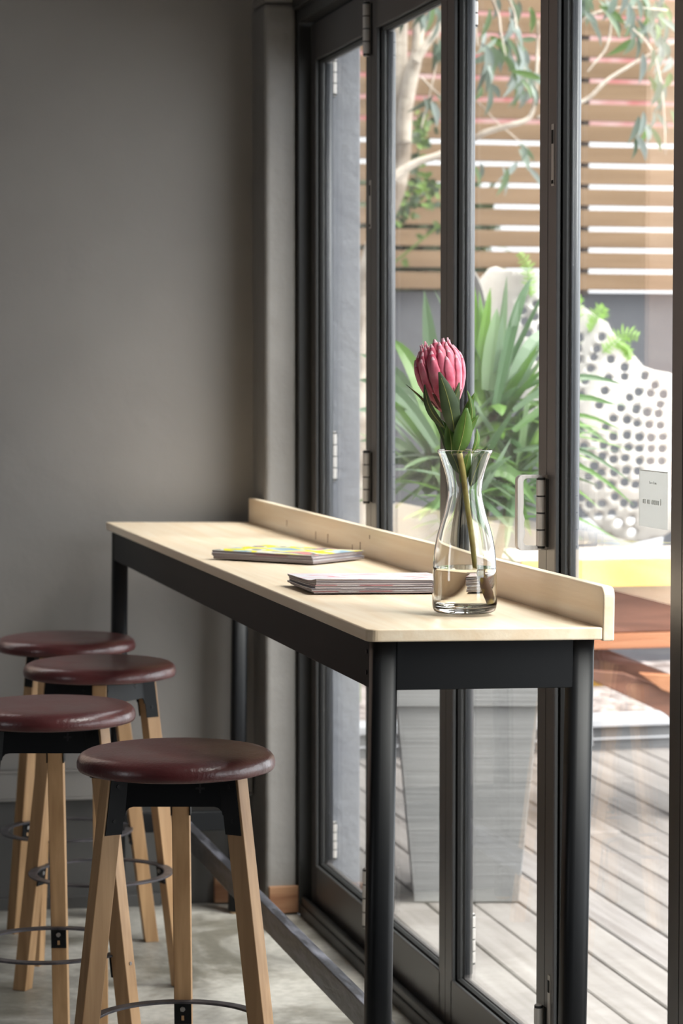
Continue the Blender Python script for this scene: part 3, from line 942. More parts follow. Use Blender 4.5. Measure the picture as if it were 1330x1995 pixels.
# near stack, pages lifting at the left
B2 = at_z(612, 1161, TZ + .001); A2 = at_z(566, 1143, TZ + .002)
ang2 = 1.0
d2 = Vector((math.cos(R(ang2)), math.sin(R(ang2)), 0)); e2 = Vector((-d2.y, d2.x, 0))
w2, l2 = .262, .195
zc = None
cen2 = Vector((B2.x, B2.y, 0)) + d2 * w2 / 2 + e2 * l2 / 2
z2 = ttop(cen2.x)
zz = z2 + .0003
labs = ['lowest magazine of the near stack beside the glass vase', 'magazine second from the bottom of the near stack, with grey page edges',
        'magazine in the middle of the near stack with lifted front pages', 'magazine just under the red-lettered one on the near stack', 'white magazine with thin red lettering topping the near stack']
covs = [M['cover_grey'], M['cover_blue'], M['cover_grey'], M['ink_dark'], M['cover_pink']]
for k in range(5):
    th = .0026
    # local x runs along the long side; the lifted edge is the near-left one
    ox = random.Random(k + 20).uniform(-.003, .003)
    magazine(cen2.x + d2.x * ox, cen2.y + d2.y * ox + .001 * k, zz, ang2 + (k - 2) * .7, w2, l2, th, covs[k], labs[k], G, curl=.0016 * k, seed=30 + k)
    zz += th + .0013

# ================================================================== VASE, WATER, PROTEA
vb = at_z(904.5, 1197, TZ)
vx, vy = vb.x, vb.y
S = (vy * CY + vx * SY) / F      # metres per pixel there
zv = ttop(vx) + .0008
vase = thing('glass_vase', (vx, vy, zv), 'clear glass carafe used as a vase, part filled with water, holding a protea', 'vase')
def zpx(py): return (1199 - py) * S * 316 / 318
outp = [(0, 1199), (46, 1199), (55, 1198), (60, 1195), (62.5, 1189), (63.5, 1180), (63.5, 1160), (63, 1135), (62, 1110), (61, 1091), (58.5, 1070), (54, 1047), (48.5, 1027), (42.5, 1008), (38, 990), (34.5, 974), (33.2, 965), (33.0, 958), (34.5, 944), (38, 927), (43.5, 908), (50, 890), (53.6, 884), (54.2, 881)]
pts_o = [(r * S, zpx(y)) for r, y in outp]
def smooth_prof(p, n=3):
    out = []
    for i in range(len(p) - 1):
        p0 = p[max(i - 1, 0)]; p1 = p[i]; p2 = p[i + 1]; p3 = p[min(i + 2, len(p) - 1)]
        for k in range(n):
            t = k / n
            out.append(tuple(.5 * ((2 * p1[c]) + (-p0[c] + p2[c]) * t + (2 * p0[c] - 5 * p1[c] + 4 * p2[c] - p3[c]) * t * t + (-p0[c] + 3 * p1[c] - 3 * p2[c] + p3[c]) * t ** 3) for c in (0, 1)))
    out.append(p[-1]); return out
core = smooth_prof(pts_o[6:])
outer_prof = pts_o[:6] + core
def inner(off): return [(max(r - off, .001), z_) for r, z_ in core]
TH = .0017
inn = inner(TH)
zbot = .0085
low = [(0, zbot), (.030, zbot), (.042, zbot + .0006), (.048, zbot + .003), (pts_o[6][0] - TH, zbot + .009)]
low_z = low[-1][1]
inn2 = low + [p for p in inn if p[1] > low_z + .001]
rim = [(pts_o[-1][0] - .0002, pts_o[-1][1] + .0012), (pts_o[-1][0] - .0011, pts_o[-1][1] + .0018), (pts_o[-1][0] - .0020, pts_o[-1][1] + .0012)]
full = [(0, 0)] + [p for p in outer_prof if p[0] > 1e-5] + rim + inn2[::-1]
mb = MB(); mb.lathe(full, 96, (vx, vy, zv)); mb.build('carafe', M['vase_glass'], vase, smooth=True)
zw = zpx(1110)
off = .0002
wp = [(0, zbot + off)] + [(r - off if r > .001 else 0, z_ + off) for r, z_ in low[1:]] + [(r - off, z_) for r, z_ in inn if low_z + .001 < z_ < zw - .001]
rw = [r for r, z_ in inn if z_ < zw][-1] - off
wp += [(rw, zw), (0, zw)]
mb = MB(); mb.lathe(wp, 96, (vx, vy, zv))
wo_ = mb.build('water', M['water'], None, smooth=False, origin=(vx, vy, zv + zbot))
for p in wo_.data.polygons: p.use_smooth = abs(p.normal.z) < .7
tag(wo_, 'slightly cloudy water in the bottom of the glass vase', 'water')

# protea in camera-facing coordinates around the vase
camr = Vector((CY, -SY, 0)); camf = Vector((SY, CY, 0))
def vp(px, py, f=0.0):      # point at pixel offset from vase, f metres towards back
    return Vector((vx, vy, zv)) + camr * ((px - 903) * S) + Vector((0, 0, (1197 - py) * S)) + camf * f
prot = thing('protea_flower', vp(940, 1178), 'single pink protea with leathery green leaves standing in the glass vase', 'flower')
stem_pts = [vp(930, 1170, .0), vp(927, 1140, .0), vp(924, 1112, .0), vp(918, 1060), vp(911, 1010), vp(904, 960), vp(899, 920), vp(893, 890), vp(886, 850), vp(876, 820), vp(865, 800), vp(860, 780)]
mb = MB(); mb.tube(stem_pts[2:], [.0042, .0043, .0042, .0044, .0048, .0046, .0048, .0050, .0054, .0060], 12); mb.build('stem', M['protea_stem'], prot, smooth=True)
mb = MB(); mb.tube([vp(944, 1180), vp(938, 1158), vp(931, 1135), vp(925, 1114)], [.0062, .0070, .0062, .0046], 12); mb.build('stem_base', M['stem_wet'], prot, smooth=True)

hb = vp(870, 806, .0); ht = vp(846, 680, .0)     # base and top of the head
ax = (ht - hb); HL = ax.length; ax.normalize()
sx = camr - ax * camr.dot(ax); sx.normalize(); sy = ax.cross(sx)
def hp(r, ang, h):
    return hb + ax * h * HL + (sx * math.cos(ang) + sy * math.sin(ang)) * r
RM = 46 * S
def env(h):   # envelope radius of the head at height 0..1
    tab = [(0, .18), (.1, .42), (.2, .58), (.35, .80), (.5, .94), (.65, 1.0), (.8, .98), (.9, .88), (1.0, .70)]
    for (a, b), (c, d) in zip(tab, tab[1:]):
        if h <= c: return RM * (b + (d - b) * (h - a) / (c - a))
    return RM * .6
mb = MB()
rings = []
for h in [0, .05, .12, .2, .3, .42, .55, .7, .8]:
    rings.append((env(h) * .86, h))
n = 32; vs = []; fs = []
for r, h in rings:
    for k in range(n): vs.append(hp(r, 2 * math.pi * k / n, h))
for i in range(len(rings) - 1):
    for k in range(n): fs.append((i * n + k, i * n + (k + 1) % n, (i + 1) * n + (k + 1) % n, (i + 1) * n + k))
fs.append(tuple(range(n))[::-1]); fs.append(tuple(range((len(rings) - 1) * n, len(rings) * n)))
mb.add(vs, fs)
head = mb.build('flower_head', M['scale_brown'], prot, smooth=True)
random.seed(5)
def bract(ang, h0, h1, width, rk, mtl, name, tip=None):
    """one petal-like bract hugging the head"""
    mb = MB(); nseg = 16; nw = 6
    vs = []
    for i in range(nseg + 1):
        t = i / nseg
        h = h0 + (h1 - h0) * t
        r = env(min(h, 1)) * rk + .0006 * math.sin(t * 3)
        wd = width * (math.sin(math.pi * min(1, (.20 + .80 * t) * .97)) ** .55) if t < .97 else width * .18
        if t > .7: wd = width * (1 - ((t - .7) / .3) ** 1.6) * .93 + .0014
        for j in range(nw + 1):
            s = (j / nw - .5)
            a = ang + s * wd / max(r, .01)
            bulge = (1 - (2 * s) ** 2) * width * .11
            vs.append(hp(r + bulge, a, h))
    fs = [(i * (nw + 1) + j, i * (nw + 1) + j + 1, (i + 1) * (nw + 1) + j + 1, (i + 1) * (nw + 1) + j) for i in range(nseg) for j in range(nw)]
    cut = 0
    for f_i, f_ in enumerate(fs):
        mb.cur = 1 if (f_i // nw) >= nseg - 1 else 0
        mb.add([], [])
    mb.v = vs; mb.f = [list(f_) for f_ in fs]; mb.mi = [1 if (i // nw) >= nseg - 1 else 0 for i in range(len(fs))]
    bm_ = 0
    return mb.build(name, [mtl, M['bract_tip']], head, smooth=True, solid=.0009)
for ring_i, (cnt, h0, h1, w, rk) in enumerate(((8, .25, 1.10, .020, .74), (12, .18, 1.05, .020, .86), (13, .10, .97, .019, .96), (12, .03, .84, .0175, 1.03))):
    for k in range(cnt):
        a = 2 * math.pi * (k + .5 * (ring_i % 2) + random.uniform(-.12, .12)) / cnt
        bract(a, h0, h1 + random.uniform(-.03, .03), w * random.uniform(.9, 1.1), rk, M['bract'], 'bract')
for k in range(11):
    a = 2 * math.pi * (k + random.uniform(-.2, .2)) / 11
    bract(a, 0, .36 + random.uniform(-.06, .06), .011, 1.05, M['scale_brown'], 'lower_bract')

def pleaf(p0, p1, w, bow, nrm, mtl, twist=0, f0=0, f1=0):
    a = vp(*p0, f0); b = vp(*p1, f1)
    d = b - a; nseg = 10
    side = Vector(nrm).normalized()
    pts = []; wd = []
    perp = (camr * d.z - Vector((0, 0, 1)) * d.dot(camr)).normalized()
    for i in range(nseg + 1):
        t = i / nseg
        pts.append(a + d * t + perp * bow * math.sin(math.pi * t) * d.length)
        wd.append(1.02 * w * S * max(.06, math.sin(math.pi * min(1, t ** .8 * .97 + .03))) ** .75)
    mb = MB(); mb.blade(pts, wd, side, .22)
    o = mb.build('leaf', mtl, prot, smooth=True, solid=.0010)
    mb = MB(); mb.tube([p - camf * .0008 for p in pts[:-1]], [.0009 - .00006 * i for i in range(nseg)], 5); mb.build('midrib', M['midrib'], o)
cf = -camf
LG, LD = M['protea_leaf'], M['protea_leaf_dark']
pleaf((882, 845), (850, 728), 34, .03, cf, LD, f0=-.016, f1=-.050)
pleaf((862, 835), (823, 752), 17, -.10, cf + camr * -.5, LD, f0=-.006, f1=-.030)
pleaf((884, 840), (890, 748), 20, -.06, cf + camr * .4, LD, f0=-.010, f1=-.034)
pleaf((888, 884), (904, 797), 34, .03, cf, LG, f0=-.020, f1=-.030)
pleaf((893, 884), (928, 812), 22, -.08, cf + camr * .3, LG, f0=-.010, f1=-.014)
pleaf((908, 850), (906, 764), 13, .10, cf + camr * .4, LG, f0=-.010, f1=-.020)
pleaf((876, 886), (868, 826), 26, .04, cf, LG, f0=-.012, f1=-.016)
pleaf((868, 880), (830, 800), 12, .08, cf + camr * -.8, LD, f0=.006, f1=.0)
pleaf((858, 830), (788, 752), 5, .05, cf, LD, f0=.01, f1=.012)
pleaf((888, 880), (862, 835), 22, 0, cf, LG, f0=.008, f1=.010)
pleaf((900, 850), (922, 768), 20, -.06, cf + camr * .2, LG, f0=-.004, f1=-.012)
pleaf((880, 870), (842, 812), 18, .06, cf, LG, f0=.002, f1=.004)
pleaf((918, 884), (926, 838), 12, .10, cf + camr * .6, LG, f0=.006, f1=.006)
pleaf((914, 950), (952, 868), 24, -.05, cf + camr * .2, LD, f0=.0, f1=.004)
pleaf((893, 925), (860, 862), 22, .05, cf, LD, f0=.004, f1=.010)
pleaf((897, 945), (913, 880), 20, 0, cf, LG, f0=.004, f1=.006)

# ================================================================== OUTSIDE THINGS
# planter
pz = 6.60
pc = at_d(903, 1776, pz + .13)
PM = Matrix.Translation((pc.x, pc.y, 0)) @ Matrix.Rotation(-YAW, 4, 'Z')
t = thing('tapered_planter', (pc.x, pc.y, 0), 'tall tapered pale grey planter standing on the deck outside the doors', 'planter')
def sq(h, z): return [(-h, -h, z), (h, -h, z), (h, h, z), (-h, h, z)]
mb = MB(); mb.M = PM; mb.hexa(sq(.137, .003), sq(.184, .525)); mb.build('body', M['planter'], t, bevel=.003)
mb = MB(); mb.M = PM
o_b, o_t = sq(.196, .525), sq(.202, .655); i_b, i_t = sq(.168, .60), sq(.172, .655)
mb.add(o_b + o_t + i_t + i_b, [(3, 2, 1, 0)] + [(k, (k + 1) % 4, 4 + (k + 1) % 4, 4 + k) for k in range(4)] + [(4 + k, 4 + (k + 1) % 4, 8 + (k + 1) % 4, 8 + k) for k in range(4)] + [(8 + k, 8 + (k + 1) % 4, 12 + (k + 1) % 4, 12 + k) for k in range(4)] + [(12, 13, 14, 15)])
mb.build('rim', M['planter'], t, bevel=.003)
mb = MB(); mb.M = PM; mb.add(sq(.168, .625), [(0, 1, 2, 3)]); mb.build('soil', M['soil'], t)

# strap-leaved plant
pl = thing('strap_leaf_plant', (pc.x, pc.y, .626), 'bushy green plant with long strap leaves growing in the tapered planter', 'plant')
mb = MB()
top = Vector((pc.x, pc.y, .626))
centers = [(at_d(860, 905, 6.75), 58, 1.0), (at_d(962, 800, 6.85), 66, 1.05), (at_d(1005, 930, 6.7), 46, .85), (at_d(905, 965, 6.6), 34, .8)]
mbs = MB()
random.seed(21)
for cpt, cnt, sc_ in centers:
    mbs.tube([top + Vector((random.uniform(-.05, .05), random.uniform(-.05, .05), -.01)), (top + cpt) / 2 + Vector((.01, 0, 0)), cpt], [.018, .015, .012], 8)
    for k in range(cnt):
        az = random.uniform(0, 2 * math.pi)
        el = random.choice([random.uniform(40, 85), random.uniform(0, 45), random.uniform(-35, 20)])
        L_ = random.uniform(.20, .38) * sc_
        w_ = random.uniform(.024, .046)
        d = Vector((math.cos(az) * math.cos(R(el)), math.sin(az) * math.cos(R(el)), math.sin(R(el))))
        p = cpt + Vector((0, 0, random.uniform(-.10, .05))); pts = [p]; wd = [w_ * .5]
        ns = 8
        for i in range(ns):
            p = p + d * L_ / ns
            d = (d + Vector((0, 0, -.055 * (1.3 if el < 45 else .4)))).normalized()
            pts.append(p); tt = (i + 1) / ns
            wd.append(w_ * (math.sin(math.pi * (.2 + .8 * tt)) ** .7 if tt < 1 else .03))
        s = Vector((-math.sin(az), math.cos(az), 0))
        if max(q.y for q in pts) < 9 and min(q.x for q in pts) > 1.60:
            mb.blade(pts, wd, s.cross(d) + Vector((0, 0, .01)), .3)
# signature upright leaves
for (a, b, w_) in (((858, 860), (826, 566), .036), ((965, 790), (1035, 540), .022), ((950, 760), (968, 600), .034), ((935, 780), (905, 640), .03), ((940, 800), (920, 540), .02), ((985, 800), (1080, 640), .040), ((930, 740), (955, 560), .022),
                   ((905, 830), (1015, 870), .030), ((1000, 800), (1215, 750), .014), ((1000, 840), (1200, 790), .016), ((1010, 830), (1190, 870), .012), ((1010, 900), (1235, 985), .012), ((1000, 880), (1230, 940), .010), ((1010, 850), (1210, 838), .010),
                   ((850, 850), (700, 690), .026), ((850, 870), (697, 740), .026), ((850, 900), (690, 800), .026), ((860, 880), (764, 660), .034), ((850, 880), (768, 760), .03), ((850, 940), (700, 860), .022), ((840, 960), (760, 905), .035), ((930, 930), (1045, 985), .03), ((955, 960), (1035, 1045), .03), ((860, 980), (800, 1010), .02)):
    Z_ = random.uniform(6.55, 6.9)
    pa_, pb_ = at_d(*a, Z_), at_d(*b, Z_ + random.uniform(-.1, .15))
    dd = pb_ - pa_
    pts = [pa_ + dd * (i / 8) + Vector((0, 0, .05 * math.sin(math.pi * i / 8) * (abs(dd.x) > .08))) for i in range(9)]
    wd = [1.35 * w_ * (math.sin(math.pi * (.2 + .8 * i / 8)) ** .7 if i < 8 else .03) for i in range(9)]
    mb.blade(pts, wd, -camf + Vector((random.uniform(-.5, .5), 0, random.uniform(0, .5))), .3)
mb.build('leaves', M['strap_leaf'], pl, smooth=False)
mbs.build('stalks', M['stalk'], pl, smooth=True)

# perforated shell sculpture
holes6 = [(370,740),(545,735),(355,825),(505,830),(480,900),(620,915),(600,980),(730,980),(455,990),(350,920),(600,1065),(730,1055),(410,1085),(570,1170),(375,1205),(770,1225),(525,1290),(700,1310),(845,1180),(940,1190),(1045,1200),(895,1050),(870,1105),(975,1125),(925,1260),(1020,1280),(825,1320),(915,1345),(1005,1355),(640,1395),(750,1405),(830,1435),(930,1445),(1020,1450),(575,1465),(370,1485),(640,1540),(750,1530),(850,1545),(945,1550),(1040,1545),(495,1550),(560,1610),(650,1640),(760,1630),(850,1640),(945,1640),(1035,1640),(400,1620),(550,1700),(640,1725),(735,1715),(850,1740),(940,1740),(1030,1740),(445,1690),(485,1780),(540,1830),(645,1830),(745,1815),(835,1820),(440,1865),(520,1935),(620,1930),(730,1910),(820,1930)]
holes4 = [(230,500),(310,555),(415,550),(530,490),(610,545),(700,560),(205,630),(295,670),(385,655),(505,635),(560,720),(675,695),(680,800)]
hs = [(1040 + x / 4.155, 480 + y / 4.155) for x, y in holes6] + [(1080 + x / 4.536, 860 + y / 4.536) for x, y in holes4]
hs += [(1016, 584), (1018, 606), (1021, 626), (1028, 650), (1044, 592), (1042, 618), (1052, 640), (1046, 668), (1064, 610), (1070, 650), (1080, 680), (1092, 640), (1098, 700), (1072, 715), (1050, 700), (1095, 740), (1068, 750)]
for yy in range(770, 1000, 24):
    for xx in (1318, 1342, 1366): hs.append((xx + random.uniform(-2, 2), yy + random.uniform(-2, 2)))
keep = []
for h in hs:
    if all((h[0] - q[0]) ** 2 + (h[1] - q[1]) ** 2 > 17.5 ** 2 for q in keep): keep.append(h)
hs = keep
outline = [(925, 560), (938, 540), (952, 523), (966, 519), (985, 526), (1010, 529), (1040, 530), (1062, 540), (1085, 565), (1110, 580), (1135, 596), (1160, 616), (1184, 630), (1192, 648), (1215, 668), (1232, 690), (1252, 714), (1275, 722), (1300, 726), (1340, 740), (1380, 790), (1400, 860), (1390, 940), (1350, 1010), (1290, 1045), (1230, 1058), (1180, 1040), (1140, 1000), (1112, 960), (1090, 915), (1060, 880), (1030, 820), (1000, 740), (970, 670), (945, 610)]
pts2 = []; edges = []
def add_loop(lp_):
    n0 = len(pts2); pts2.extend([Vector(p) for p in lp_]); edges.extend([(n0 + i, n0 + (i + 1) % len(lp_)) for i in range(len(lp_))])
dense = []
for i in range(len(outline)):
    a, b = Vector(outline[i]), Vector(outline[(i + 1) % len(outline)])
    for k in range(3): dense.append(a + (b - a) * k / 3)
add_loop(dense)
def inside(p, poly):
    c = False; j = len(poly) - 1
    for i in range(len(poly)):
        if (poly[i][1] > p[1]) != (poly[j][1] > p[1]) and p[0] < (poly[j][0] - poly[i][0]) * (p[1] - poly[i][1]) / (poly[j][1] - poly[i][1]) + poly[i][0]: c = not c
        j = i
    return c
HR = 8.8
hs = [h for h in hs if all(inside((h[0] + dx, h[1] + dy), outline) for dx, dy in ((HR + 2, 0), (-HR - 2, 0), (0, HR + 2), (0, -HR - 2)))]
for k, h in enumerate(hs):
    rnd = random.Random(k); ra = HR * rnd.uniform(.85, 1.15); rb = HR * rnd.uniform(.8, 1.1)
    add_loop([(h[0] + ra * math.cos(2 * math.pi * q / 14), h[1] + rb * math.sin(2 * math.pi * q / 14)) for q in range(14)])
for gx in range(925, 1400, 9):
    for gy in range(520, 1060, 9):
        if inside((gx, gy), outline) and all((gx - h[0]) ** 2 + (gy - h[1]) ** 2 > (HR + 2.5) ** 2 for h in hs): pts2.append(Vector((gx, gy)))
vo, eo, fo, *_ = delaunay_2d_cdt(pts2, edges, [], 1, 1e-4)
def zbulge(x, y):
    q = 1 - ((x - 1215) / 260) ** 2 - ((y - 860) / 340) ** 2
    b_ = .42 * math.sqrt(max(0, q)) if q > 0 else -.05 * min(2, -q)
    return 8.75 - b_ + .05 * math.sin(x / 26 + y / 70) * math.exp(-((y - 620) / 160) ** 2) 
mb = MB()
fkeep = []
for f in fo:
    c = sum((vo[i] for i in f), Vector((0, 0))) / len(f)
    if any((c[0] - h[0]) ** 2 + (c[1] - h[1]) ** 2 < (HR * .93) ** 2 for h in hs): continue
    if not inside(c, outline): continue
    fkeep.append(f)
mb.add([at_d(p[0], p[1], zbulge(p[0], p[1])) for p in vo], fkeep)
lo = at_d(1215, 1090, 8.7)
shell = thing('perforated_shell_sculpture', (lo.x, lo.y, .10), 'large white perforated shell-like sculpture full of round holes behind the strap-leaf plant', 'sculpture')
mb.build('perforated_shell', M['shell'], shell, smooth=True, solid=.004)
# curled lip on its upper left
mb = MB(); vs = []; fs = []
lip = [(915, 520), (925, 530), (936, 550), (945, 580), (952, 615), (962, 655)]
for i, (x, y) in enumerate(lip):
    for j in range(5):
        a = j / 4
        vs.append(at_d(x - 26 * (1 - math.cos(a * 2.2)) * .9, y + 5 * a, 8.55 + .10 * math.sin(a * 2.2)))
for i in range(len(lip) - 1):
    for j in range(4): fs.append((i * 5 + j, i * 5 + j + 1, (i + 1) * 5 + j + 1, (i + 1) * 5 + j))
mb.add(vs, fs); mb.build('curled_lip', M['shell'], shell, smooth=True, solid=.008, sub=1)
# smooth foot the shell stands on
mb = MB(); c = at_d(1190, 1052, 9.0)
mb.lathe([(0, .56), (.10, .58), (.17, .63), (.185, .70), (.16, .76), (0, .78)], 40, (c.x, c.y, .10))
c2 = at_d(1128, 1300, 8.72)
mb.tube([Vector((c2.x, c2.y, .101)), Vector((c2.x, c2.y, .5)), Vector((c.x, c.y, .70))], [.05, .03, .03], 16)
mb.build('foot', M['bowl_white'], shell, smooth=True)

# ferns rooted in the sculpture
def fern(px_pts, Z, n, wmax, label):
    Z = zbulge(*px_pts[0]) - .02
    pts = [at_d(x, y, Z + .03 * i / len(px_pts)) for i, (x, y) in enumerate(px_pts)]
    ctrl = smooth3(pts, 4)
    t = thing('fern_frond', pts[0], label, 'fern', 'lime fern fronds on the sculpture')
    mb = MB(); mb.tube(ctrl, [.004 - .003 * i / len(ctrl) for i in range(len(ctrl))], 5); mb.build('rachis', M['fern_leaf'], t)
    mb = MB()
    for i in range(1, len(ctrl) - 1):
        tt = i / len(ctrl); d = (ctrl[i + 1] - ctrl[i]).normalized()
        w_ = wmax * (math.sin(math.pi * (tt * .85 + .12)) ** .6) * (1 if tt < .8 else (1 - tt) * 5) * (1.15 if i % 2 else .8)
        for s in (-1, 1):
            sd = d.cross(camf).normalized() * s
            a = ctrl[i]; b_ = a + (sd + d * .45).normalized() * max(w_, .006) + camf * .01
            mb.blade([a, a + (b_ - a) * .35, a + (b_ - a) * .7, b_], [.003, .0075, .006, .001], -camf, .15)
    mb.build('pinnae', M['fern_leaf'], t)
def smooth3(p, n):
    out = []
    for i in range(len(p) - 1):
        p0 = p[max(i - 1, 0)]; p1 = p[i]; p2 = p[i + 1]; p3 = p[min(i + 2, len(p) - 1)]
        for k in range(n):
            t = k / n
            out.append(.5 * ((2 * p1) + (-p0 + p2) * t + (2 * p0 - 5 * p1 + 4 * p2 - p3) * t * t + (-p0 + 3 * p1 - 3 * p2 + p3) * t ** 3))
    out.append(p[-1]); return out
fern([(1034, 578), (1030, 545), (1027, 515), (1010, 492)], 8.45, 20, .028, 'tall lime fern frond arching up between the middle door leaves')
fern([(1118, 632), (1122, 610), (1120, 588), (1124, 574)], 8.35, 20, .03, 'short lime fern frond showing beside the third door stile')
fern([(1146, 646), (1158, 632), (1166, 612), (1178, 598)], 8.3, 20, .035, 'curled lime fern frond on the shoulder of the sculpture')
fern([(1174, 686), (1196, 666), (1218, 650), (1244, 656)], 8.25, 20, .034, 'lowest lime fern frond bending over to the right')
fern([(1200, 672), (1214, 676), (1224, 686), (1226, 702)], 8.25, 20, .02, 'small lime fern frond drooping down the sculpture')

# gum tree
tb = at_d(700, 1310, 9.4)
tree = thing('gum_tree', (tb.x, tb.y, .10), 'pale barked gum tree with hanging grey-green leaves in front of the fence', 'tree')
def branch(px, rad, Z=9.4, nm='branch', dz=0):
    pts = [at_d(x, y, Z + dz * i / len(px)) for i, (x, y) in enumerate(px)]
    c = smooth3(pts, 5); k = len(c)
    rr = []
    for i in range(k):
        f_ = i / (k - 1) * (len(rad) - 1); j = min(int(f_), len(rad) - 2)
        rr.append((rad[j] + (rad[j + 1] - rad[j]) * (f_ - j)) * Z / F)
    mb = MB(); mb.tube(c, rr, 12); return mb.build(nm, M['bark'], tree, smooth=True)
trunk_pts = [(700, 1290), (704, 1100), (700, 900), (703, 700), (712, 560), (738, 450), (768, 370), (778, 290), (776, 200), (774, 90), (778, -60), (790, -300)]
branch(trunk_pts, [24, 22, 20, 18, 18, 19, 21, 23, 20, 19, 18, 16], nm='trunk')
branch([(786, 280), (790, 210), (800, 150), (812, 100), (815, 40), (820, -60)], [15, 14, 15, 12, 11, 10], 9.35)
branch([(808, 122), (828, 90), (850, 60), (880, 10), (900, -60)], [9, 8, 8, 7, 6], 9.3)
branch([(765, 352), (785, 332), (815, 315), (855, 302), (915, 274), (945, 258), (985, 246), (1020, 236), (1035, 222), (1042, 190), (1046, 120), (1048, 40)], [12, 9, 7.5, 7, 6.5, 6, 5.5, 5, 4.5, 4, 3, 2], 9.1)
branch([(1046, 230), (1090, 214), (1122, 203), (1150, 188), (1180, 158), (1220, 132), (1262, 108), (1320, 80)], [4, 4.2, 4.2, 4, 3.6, 3.4, 3, 2], 9.0)
branch([(1190, -40), (1190, 40), (1182, 90), (1160, 120), (1144, 140)], [2.5, 2.3, 2.2, 2, 1], 8.9)
branch([(930, -60), (968, 20), (975, 60), (985, 110)], [3, 2.6, 2.2, 1.2], 8.8)
branch([(960, -60), (1000, 20), (1006, 80), (1020, 130), (1030, 180)], [2.4, 2.2, 1.8, 1.4, 1], 8.8)
branch([(925, -60), (926, 40), (930, 90)], [3, 2.4, 1.6], 8.8)
branch([(1110, 60), (1150, 30), (1210, 15), (1300, 20)], [3, 3, 2.6, 2], 8.9)
branch([(1180, 20), (1230, 55), (1270, 100), (1290, 180), (1296, 300)], [2.4, 2.4, 2, 1.6, 1], 8.9)
branch([(820, 250), (835, 190), (850, 120), (856, 40)], [2, 1.8, 1.4, 1], 9.3)
branch([(820, 150), (850, 180), (880, 200), (918, 190), (970, 240), (1030, 290)], [2, 1.6, 1.4, 1.4, 1.2, .8], 9.3)
mb = MB(); random.seed(9)
def leaf_at(px, py, Z, L_, w_, a):
    p = at_d(px, py, Z)
    d = (camr * math.sin(a) + Vector((0, 0, -1)) * math.cos(a) + camf * random.uniform(-.3, .3)).normalized()
    pts = [p + d * L_ * i / 6 + camr * .012 * math.sin(i / 6 * 3) for i in range(7)]
    wd = [w_ * max(.05, math.sin(math.pi * (i / 6) ** .8)) for i in range(7)]
    mb.blade(pts, wd, -camf + camr * random.uniform(-1, 1), .2)
clusters = [(985, 90, 30, 12), (1010, 130, 30, 12), (955, 110, 22, 8), (1030, 160, 22, 9), (1005, 40, 40, 10), (1005, 175, 25, 8), (945, 150, 12, 3), (955, 185, 14, 3), (830, 30, 40, 10), (800, 10, 30, 10), (850, 100, 12, 4), (855, 205, 12, 3), (835, 215, 10, 2),
            (1130, 10, 30, 12), (1180, 5, 45, 14), (1250, 60, 45, 14), (1280, 100, 35, 10), (1270, 20, 35, 10), (1245, 255, 14, 2), (1275, 240, 25, 6), (1285, 170, 20, 5), (1010, 310, 12, 3), (1020, 340, 10, 2), (985, 350, 10, 2), (1235, 280, 10, 2), (930, 340, 12, 2), (770, 30, 22, 4)]
for cx_, cy_, sp_, n_ in clusters:
    for k in range(int(n_ * 1.2)):
        leaf_at(cx_ + random.gauss(0, sp_ * .6), cy_ + random.gauss(0, sp_ * .6) - 20, random.uniform(8.75, 9.2), random.uniform(.06, .12), random.uniform(.016, .028), random.gauss(0, .45))
mb.build('foliage', M['gum_leaf'], tree)

# climbing vine on the fence by the trunk
vine = thing('climbing_vine', at_d(806, 560, 9.9), 'small-leaved green vine with yellow shoots climbing beside the tree trunk', 'vine')
random.seed(13)
mb = MB()
sh = [[(700, 1378), (700, 900), (700, 620), (735, 545), (765, 514), (800, 485), (835, 455), (856, 440)], [(750, 420), (790, 390), (812, 340), (815, 290), (822, 250), (840, 230)], [(760, 430), (800, 400), (840, 370), (858, 360)]]
for s_ in sh: mb.tube(smooth3([at_d(x, y, 9.85) for x, y in s_], 4), .0042, 6)
mb.build('shoots', M['vine_leaf'], vine)
mb = MB()
for k in range(200):
    s_ = random.choice([0, 1, 1, 1, 1, 2, 2]); line = sh[s_]; i = random.randrange(2 if s_ == 0 else 0, len(line) - 1); t_ = random.random()
    x = line[i][0] + (line[i + 1][0] - line[i][0]) * t_ + random.gauss(0, 3 if s_ == 0 else 12); y = line[i][1] + (line[i + 1][1] - line[i][1]) * t_ + random.gauss(0, 4 if s_ == 0 else 14)
    if s_ == 0 and random.random() < .5: continue
    p = at_d(x, y, random.uniform(9.7, 9.95)); d = Vector((random.gauss(0, 1), random.gauss(0, .6), random.gauss(0, 1))).normalized()
    mb.blade([p, p + d * .012, p + d * .024, p + d * .036], [.004, .020, .020, .001], -camf + Vector((random.gauss(0, .4), 0, random.gauss(0, .4))), .15)
mb.build('leaves', M['vine_leaf'], vine)

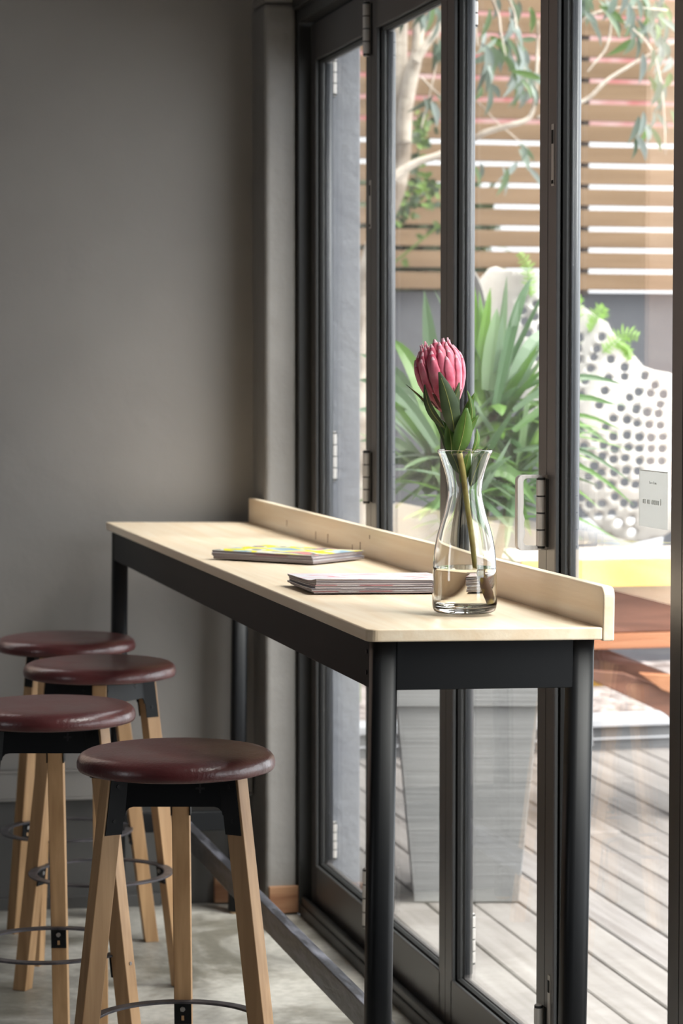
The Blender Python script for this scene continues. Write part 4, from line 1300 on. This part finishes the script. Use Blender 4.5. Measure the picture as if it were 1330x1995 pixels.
# dark shrub beyond the fence
sb = at_d(800, 900, 12.0)
mb = MB(); random.seed(17)
for k in range(5200):
    px, py = random.uniform(640, 985), random.uniform(372, 640)
    if px > 900 + random.gauss(0, 30) + (py - 372) * .15: continue
    p = at_d(px, py + random.gauss(0, 4), random.uniform(11.75, 12.7))
    d = Vector((random.gauss(0, 1), random.gauss(0, 1), random.gauss(0, 1))).normalized()
    mb.blade([p, p + d * .05, p + d * .10], [.01, .07, .004], Vector((random.gauss(0, 1), -1, random.gauss(0, 1))), .2)
shr = thing('hedge', (sb.x, sb.y, 0), 'dark leafy hedge growing behind the left part of the slat fence', 'hedge')
mb.build('leaves', M['hedge_leaf'], shr)
mb = MB()
for k in range(6):
    p = at_d(680 + k * 42, 900, 12.2); mb.tube([Vector((p.x, p.y, -.03)), Vector((p.x, p.y, 1.3)), Vector((p.x + .1, p.y, 2.0))], [.03, .025, .01], 6)
mb.build('stems', M['post'], shr)

# picnic table outside, seen end on through the last leaf
ZP = 7.6
yl = at_d(1003, 1090, ZP)
pt = thing('picnic_table', (yl.x + .55, yl.y + .4, 0), 'heavy timber picnic table with a yellow painted end board outside on the deck', 'table')
zt1 = at_d(1200, 1090, ZP).z; zt0 = at_d(1200, 1143, ZP).z
y0 = at_d(1200, 1100, ZP).y
XA, XB = yl.x, yl.x + 1.05
mb = MB(); mb.box(XA, XB, y0, y0 + .022, zt0, zt1); mb.build('end_board', M['yellow'], pt, bevel=.002)
for k in range(7):
    xa = XA + (XB - XA) * k / 7
    mb = MB(); mb.box(xa, xa + (XB - XA) / 7 - .008, y0 + .024, y0 + .56, zt1 - .030, zt1 - .002); mb.build('top_board', M['picnic_top'], pt, bevel=.002)
def bar(x0, x1, yy, th, zlo, zhi, mtl, nm): 
    mb = MB(); mb.box(x0, x1, yy, yy + th, zlo, zhi); mb.build(nm, mtl, pt, bevel=.003)
xl = at_d(1150, 1250, ZP).x
bar(xl, XB + .2, y0 + .05, .05, at_d(1200, 1236, ZP).z, zt0 - .001, M['picnic_brown'], 'cross_beam')
bar(xl - .04, XB + .3, y0 + .03, .045, at_d(1200, 1267, ZP).z, at_d(1200, 1237, ZP).z, M['picnic_orange'], 'bench_beam')
mb = MB()
def slab(p, Z, th):
    a = [at_d(x, y, Z) for x, y in p]; n = len(a)
    mb.add(a + [q + camf * th for q in a], [tuple(range(n)), tuple(range(n, 2 * n))[::-1]] + [(i, (i + 1) % n, n + (i + 1) % n, n + i) for i in range(n)])
slab([(1100, 1268), (1185, 1268), (1330, 1325), (1330, 1352), (1240, 1325), (1100, 1305)], 7.75, .05)
mb.build('brace', M['picnic_brown'], pt, bevel=.003)
mb = MB(); slab([(1150, 1306), (1215, 1312), (1340, 1362), (1340, 1425), (1290, 1388), (1200, 1347), (1150, 1325)], 7.62, .05); mb.build('brace', M['picnic_brown'], pt, bevel=.003)
mb = MB(); slab([(1245, 1312), (1340, 1318), (1340, 1362), (1290, 1345)], 7.60, .04); mb.build('bench_end', M['picnic_orange'], pt, bevel=.003)
for px in (1345, 1090):
    q = at_d(px, 1400, 7.85); mb = MB(); mb.box(q.x - .04, q.x + .04, q.y, q.y + .05, .002, zt1 - .031); mb.build('leg', M['picnic_brown'], pt, bevel=.003)
mb = MB(); q = at_d(1140, 1338, 8.2); q2 = at_d(1194, 1322, 8.2)
mb.box(q.x - .3, q2.x, q.y, q.y + .04, q.z, q2.z); 
mb.build('stretcher', M['yellow'], pt, bevel=.002)
